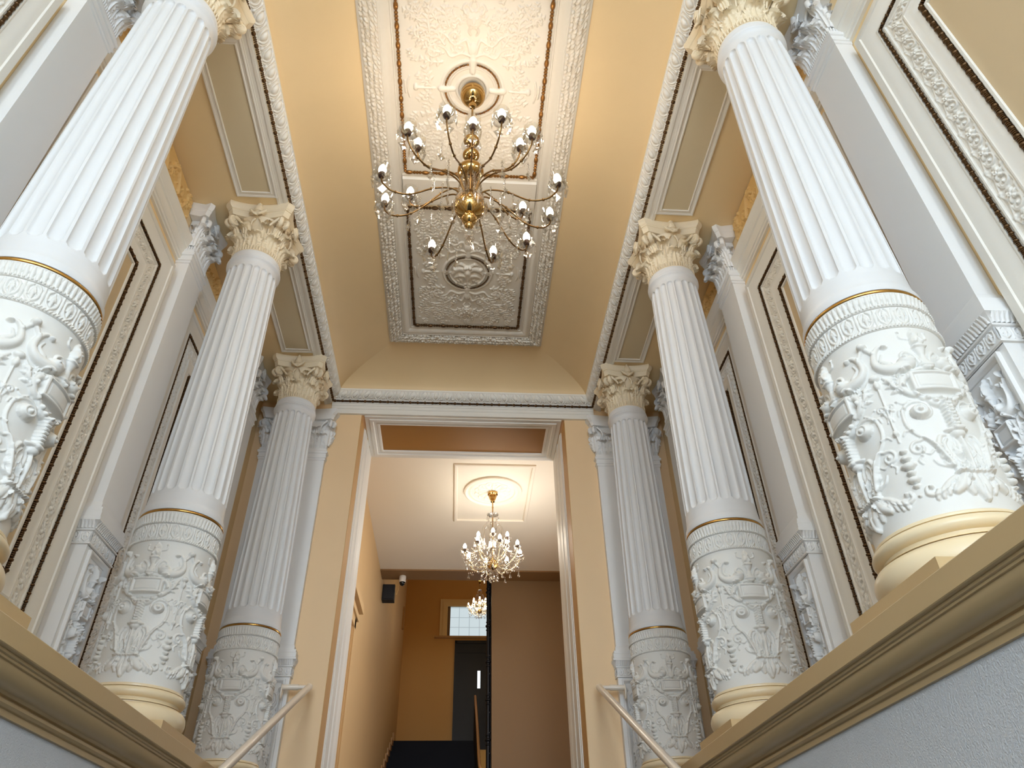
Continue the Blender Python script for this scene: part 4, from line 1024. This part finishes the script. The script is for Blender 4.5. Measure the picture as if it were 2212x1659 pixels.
# ---------------------------------------------------------------- chandeliers
def kite(w, h, t=.008):
    """cut-glass kite pendant hanging from the origin"""
    V = [(0, 0, 0), (w*.5, 0, -h*.42), (0, 0, -h), (-w*.5, 0, -h*.42), (0, -t, -h*.45), (0, t, -h*.45)]
    return G().add(V, T=[(0, 4, 1), (1, 4, 2), (2, 4, 3), (3, 4, 0), (1, 5, 0), (2, 5, 1), (3, 5, 2), (0, 5, 3)])
def drop(r, h):
    return G().lathe([(1e-4, 0), (r*.25, -h*.2), (r*.75, -h*.55), (r, -h*.78), (r*.6, -h*.95), (1e-4, -h)], 8, cap=False)
def bulb_geo(r, h):
    return G().lathe([(r*.5, 0), (r*.8, h*.12), (r, h*.35), (r*.85, h*.6), (r*.45, h*.85), (r*.12, h*.98), (1e-4, h)], 14)
BULBS = []
def arm_parts(root, path, ang, z_add, dr=.066, br=.028, bh=.10, ar=.0062, npend=5, bm='bulb', tulip=True, kw=.07, kh=.095, am='arm'):
    P = spline([(r, 0, z) for r, z in path], 8); g = G(); g.tube(P, ar, 8)
    g.ball(P[len(P)//2], ar*1.8, 8, 6); 
    for f in (.35, .62): g.ball(P[int(len(P)*f)], ar*1.9, 8, 6)
    a = build('arm', g, M[am], root, 50); a.rotation_euler = (0, 0, ang)
    x, z = path[-1]
    g = G(); g.lathe([(1e-4, z-.005), (.010, z-.002), (.022, z+.010), (.026, z+.03), (.022, z+.045), (1e-4, z+.046)], 14, cap=False); g.v = [np.concatenate(g.v)+[x, 0, 0]]; build('bulb_socket', g, M['socket'], a, 50)
    g = G(); g.app(bulb_geo(br, bh), T(x, 0, z+.045)); build('bulb', g, M[bm], a, 60)
    g = G(); g.lathe([(.012, z+.004), (dr*.5, z+.0), (dr*.85, z+.012), (dr, z+.03), (dr*.97, z+.033), (dr*.8, z+.016), (dr*.45, z+.005), (.012, z+.008)], 20, cap=False)
    if tulip: g.lathe([(.024, z+.03), (.04, z+.06), (.046, z+.09), (.054, z+.115)], 16, cap=False)
    g.v = [np.concatenate(g.v)+[x, 0, 0]]; build('glass_dish', g, M['dish'], a, 50)
    for k in range(npend):
        t = 2*PI*(k+.5)/npend; g = G()
        g.ball((x+dr*.95*math.cos(t), dr*.95*math.sin(t), z+.018), .008, 6, 5)
        g.app(kite(kw, kh), T(x+dr*.95*math.cos(t), dr*.95*math.sin(t), z+.01)@RZ(t+PI/2)); build('pendant', g, M['crystal'], a, 0)
    BULBS.append((root, ang, x, z+.05+bh*.4))
    return a
def strand(g, p0, p1, sag, r, n):
    t = np.linspace(0, 1, n); p0, p1 = np.array(p0), np.array(p1)
    P = p0+(p1-p0)*t[:, None]; P[:, 2] -= sag*4*t*(1-t)
    for k, p in enumerate(P): g.ball(p, r*(1.25 if k % 2 else .85), 6, 5)

CX, CY = .006, 3.22
ch = thing('chandelier', 'great brass and crystal chandelier with many arms under the arabesque hall ceiling', 'chandelier', (CX, CY, ZC))
z = lambda q: q-ZC
B = lambda n, g, m, p=ch, s=50: build(n, g, M[m], p, s)
g = G(); g.lathe([(.06, z(5.406))]+[(.100*math.cos(t), z(5.35)+.100*math.sin(t)) for t in np.linspace(.6, -1.45, 20)]+[(.016, z(5.245)), (.016, z(5.235)), (.03, z(5.22)), (.032, z(5.20)), (.02, z(5.178)), (1e-4, z(5.175))], 40, cap=False); B('canopy', g, 'brass')
g = G(); g.tube([(0, 0, z(5.19)), (0, 0, z(3.8))], .009, 10); B('rod', g, 'brass')
for zz, r, sq in ((4.735, .06, .62), (4.56, .062, .68), (4.44, .05, .6), (4.365, .095, .72)):
    g = G(); g.ball((0, 0, z(zz)), r, 24, 14, sq); g.lathe([(.02, z(zz)+r*sq*.9), (.03, z(zz)+r*sq*1.05), (.018, z(zz)+r*sq*1.25)], 16); B('brass_globe', g, 'brass')
for zz, r in ((4.82, .045), (4.65, .05)):
    g = G(); g.lathe([(.012, z(zz)), (r*.6, z(zz)-.01), (r, z(zz)+.006), (r*1.5, z(zz)+.012), (r*1.5, z(zz)+.018), (r, z(zz)+.014), (.012, z(zz)+.012)], 20, cap=False); B('glass_collar', g, 'dish')
g = G(); g.lathe([(.03, z(4.27)), (.045, z(4.25)), (.04, z(4.15)), (.055, z(4.09)), (.07, z(4.075)), (.05, z(4.06)), (.03, z(4.05))], 24); B('arm_collar', g, 'arm')
g = G(); g.lathe([(.03, z(4.06)), (.07, z(4.05)), (.098, z(4.02)), (.106, z(3.98)), (.098, z(3.935)), (.07, z(3.90)), (.04, z(3.885)), (.03, z(3.88)), (.05, z(3.868)), (.053, z(3.845)), (.04, z(3.815)), (.022, z(3.805)), (.03, z(3.79)), (.03, z(3.775)), (.018, z(3.757)), (1e-4, z(3.75))], 36, cap=False); B('hub', g, 'brass')
OUT = [(.05, z(4.07)), (.12, z(4.135)), (.25, z(4.10)), (.41, z(3.985)), (.53, z(3.985)), (.595, z(4.045)), (.61, z(4.10))]
INN = [(.045, z(4.11)), (.10, z(4.21)), (.20, z(4.20)), (.32, z(4.11)), (.40, z(4.11)), (.44, z(4.16)), (.45, z(4.20))]
for a in (-132, -105, -72, -50, -169, 168, -10, 18, 117, 45, 72): arm_parts(ch, OUT, math.radians(a), 0)
for a in (-143, -89, -43, 30, 162): arm_parts(ch, INN, math.radians(a), 0, .055)
for k in range(10):                                      # bead strands from the crown to the hub, swags and drops
    a = 2*PI*k/10; g = G(); c_, s_ = math.cos(a), math.sin(a)
    strand(g, (.06*c_, .06*s_, z(4.30)), (.11*c_, .11*s_, z(3.93)), -.01, .0085, 22); B('crystal_strand', g, 'crystal', ch, 40)
for k in range(11):
    a = 2*PI*(k+.5)/11; g = G(); c_, s_ = math.cos(a), math.sin(a); r_ = .34 if k % 2 else .22
    strand(g, (r_*c_, r_*s_, z(4.07)), (r_*c_, r_*s_, z(3.86)), 0, .008, 10); g.app(kite(.06, .10), T(r_*c_, r_*s_, z(3.86))@RZ(a)); B('crystal_drop', g, 'crystal', ch, 0)
for k in range(22):
    a = 2*PI*(k+.25)/22; g = G(); c_, s_ = math.cos(a), math.sin(a); r_ = (.16, .30, .42, .52)[k % 4]; zt_ = (4.10, 4.06, 3.99, 3.98)[k % 4]
    strand(g, (r_*c_, r_*s_, z(zt_)), (r_*c_, r_*s_, z(zt_-.10)), 0, .0075, 6); g.app(kite(.055, .085), T(r_*c_, r_*s_, z(zt_-.10))@RZ(a*3)); B('crystal_drop', g, 'crystal', ch, 0)
for k in range(6):
    a = 2*PI*k/6; g = G(); g.app(kite(.10, .15, .018), T(.112*math.cos(a), .112*math.sin(a), z(4.04))@RZ(a+PI/2)); B('hub_pendant', g, 'crystal', ch, 0)
g = G(); g.ball((0, 0, z(3.715)), .03, 12, 8); g.app(drop(.026, .09), T(0, 0, z(3.69))); B('bottom_drop', g, 'crystal', ch, 30)

def small_chandelier(loc, label, rod=.0):
    c = thing('crystal_chandelier', label, 'chandelier', loc); B = lambda n, g, m, s=50: build(n, g, M[m], c, s)
    g = G(); g.lathe([(.075, 0), (.075, -.03), (.06, -.04), (.062, -.06), (.05, -.075), (.052, -.09), (.03, -.13), (.03, -.15), (1e-4, -.16)], 28, cap=False); B('canopy', g, 'brass')
    g = G(); g.tube([(0, 0, -.15), (0, 0, -1.2)], .009, 8); g.ball((0, 0, -.24), .014, 8, 6); B('rod', g, 'brass')
    g = G(); g.lathe([(.012, -.37), (.05, -.375), (.085, -.36), (.085, -.352), (.05, -.365), (.012, -.36)], 20, cap=False); g.lathe([(.015, -.46), (.03, -.50), (.045, -.56), (.035, -.66), (.045, -.74), (.03, -.85), (.04, -.95), (.06, -1.05)], 16); B('glass_column', g, 'dish')
    for k in range(8):
        a = 2*PI*k/8; g = G(); g.app(drop(.013, .075), T(.08*math.cos(a), .08*math.sin(a), -.37)); B('crown_drop', g, 'crystal', 30)
    for k in range(10):
        a = 2*PI*k/10; g = G(); c_, s_ = math.cos(a), math.sin(a)
        g.tube(spline([(.03*c_, .03*s_, -.62), (.10*c_, .10*s_, -.52), (.15*c_, .15*s_, -.62), (.14*c_, .14*s_, -.80)]), .007, 6); g.app(drop(.014, .06), T(.14*c_, .14*s_, -.80)); B('glass_plume', g, 'crystal')
    g = G(); g.lathe([(.02, -1.06), (.06, -1.07), (.078, -1.10), (.078, -1.14), (.06, -1.17), (.03, -1.19), (1e-4, -1.20)], 24, cap=False); B('bowl', g, 'brass')
    for k in range(8): arm_parts(c, [(.04, -1.10), (.13, -1.17), (.25, -1.17), (.36, -1.07), (.40, -.97)], 2*PI*k/8+.2, 0, .05, .025, .08, .007, 8, 'bulb2', False, .036, .075, 'silver')
    for k in range(6): arm_parts(c, [(.04, -1.02), (.10, -1.04), (.17, -.98), (.22, -.88), (.235, -.80)], 2*PI*k/6+.5, 0, .045, .025, .08, .007, 7, 'bulb2', False, .036, .07, 'silver')
    for k in range(24):
        a = 2*PI*k/24; g = G(); c_, s_ = math.cos(a), math.sin(a); r_ = (.20, .38, .29)[k % 3]
        strand(g, (.26*c_, .26*s_, -.98), (.42*c_, .42*s_, -1.02), .03, .010, 9); g.app(kite(.04, .07), T(.34*c_, .34*s_, -1.06)@RZ(a))
        strand(g, (.05*c_, .05*s_, -1.0), (r_*c_, r_*s_, -1.17), .06, .008, 12); g.app(drop(.020, .08), T(r_*c_, r_*s_, -1.18)); B('crystal_swag', g, 'crystal', 40)
    for k in range(10):
        a = 2*PI*k/10; g = G(); r_ = .085 if k % 2 else .05; strand(g, (r_*math.cos(a), r_*math.sin(a), -1.14), (r_*math.cos(a), r_*math.sin(a), -1.28), 0, .009, 6); g.app(drop(.018, .07), T(r_*math.cos(a), r_*math.sin(a), -1.29)); B('bottom_drop', g, 'crystal', 40)
    return c
c2 = small_chandelier((.452, 9.54, ZK-.036), 'brightly lit crystal chandelier hanging from the rosette in the corridor')
nb = len(BULBS)
c3 = dup(c2, (.44, 15.5, 6.35), label='small lit crystal chandelier hanging before the far window, beyond the corridor'); c3.scale = (.62,)*3
g = G(); g.tube([(0, 0, -.1), (0, 0, (8.3-6.35)/.62)], .011, 8); build('hanging_rod', g, M['arm'], c3, 50)

# ---------------------------------------------------------------- light, world, camera
def light(kind, loc, energy, col, **kw):
    l = bpy.data.lights.new(kind.lower()+'_light', kind); l.energy = energy; l.color = col
    for k, v in kw.items(): setattr(l, k, v)
    o = bpy.data.objects.new(l.name, l); COL.objects.link(o); o.location = loc; return o
WARM = (1, .83, .65)
LG = dict(A=1330., B=680., F=25., E=0., C=27.0, D=5.6, H=5.0, W=74.)
for root, a, r, zz in BULBS[:nb]:
    big = root is ch
    light('POINT', (root.location.x+r*math.cos(a), root.location.y+r*math.sin(a), root.location.z+zz), LG['C'] if big else LG['D'], WARM if big else (1, .96, .90), shadow_soft_size=.03)
for a in range(4): light('POINT', (.44+.2*math.cos(a*1.57), 15.5+.2*math.sin(a*1.57), 5.80), LG['H'], (1, .74, .38), shadow_soft_size=.04)
DAY = (.79, .90, 1.)
day = light('AREA', (0, YB+.03, 1.6), LG['A'], DAY, shape='RECTANGLE', size=3.6, size_y=5.6); day.rotation_euler = (PI/2, 0, 0)
for sx in (-1, 1):                                        # fill light added from both sides, at the made-up entrance hall windows
    d2 = light('AREA', (sx*(XW-.06), -8.0, 2.7), LG['B'], (.60, .78, 1.), shape='RECTANGLE', size=4.6, size_y=3.4); d2.rotation_euler = (PI/2, 0, sx*PI/2)
    d3 = light('AREA', (sx*(XW-.06), -2.6, 2.4), LG['F'], DAY, shape='RECTANGLE', size=2.4, size_y=3.0); d3.rotation_euler = (PI/2, 0, sx*PI/2)  # weaker fill lamps added nearer the camera, no window behind them
d5 = light('AREA', (XR-.06, 9.3, 2.9), LG['W'], (.95, .97, 1.), shape='RECTANGLE', size=2.2, size_y=2.6); d5.rotation_euler = (PI/2, 0, PI/2)  # fill lamp added to brighten the corridor, at its made-up window
d4 = light('AREA', (0, -4.5, ZC-.03), LG['E'], DAY, shape='RECTANGLE', size=3.0, size_y=6.0)
for o_ in [o_ for o_ in SC.objects if o_.type == 'LIGHT' and o_.data.energy == 0]: bpy.data.objects.remove(o_)
w = bpy.data.worlds.new('sky'); SC.world = w; w.use_nodes = True
w.node_tree.nodes['Background'].inputs['Color'].default_value = (.75, .86, 1, 1); w.node_tree.nodes['Background'].inputs['Strength'].default_value = 1.

cam = bpy.data.cameras.new('camera'); co = bpy.data.objects.new('camera', cam); COL.objects.link(co); SC.camera = co
f_, pi_, ya_, ro_, cx_ = 1572.47, .6521, .0791, -.0205, .0162
cp, sp_2 = math.cos(pi_), math.sin(pi_); cy_, sy_ = math.cos(ya_), math.sin(ya_)
Fv = Vector((sy_*cp, cy_*cp, sp_2)); Rv = Vector((cy_, -sy_, 0)); Uv = Rv.cross(Fv)
R2 = math.cos(ro_)*Rv+math.sin(ro_)*Uv; U2 = -math.sin(ro_)*Rv+math.cos(ro_)*Uv
m = Matrix((R2, U2, -Fv)).transposed().to_4x4(); m.translation = (cx_, 0, 0); co.matrix_world = m
cam.sensor_fit = 'HORIZONTAL'; cam.sensor_width = 36; cam.lens = 36*f_/2212; cam.clip_start = .05; cam.clip_end = 100
SC.view_settings.view_transform = 'Standard'; SC.view_settings.look = 'None'; SC.view_settings.gamma = 1; SC.view_settings.use_curve_mapping = False
SC.view_settings.exposure = 0.
SC.cycles.use_denoising = True; SC.cycles.max_bounces = 10; SC.cycles.diffuse_bounces = 6; SC.cycles.glossy_bounces = 4; SC.cycles.transmission_bounces = 8; SC.cycles.transparent_max_bounces = 12
SC.cycles.caustics_reflective = False; SC.cycles.caustics_refractive = False; SC.cycles.sample_clamp_indirect = 6.
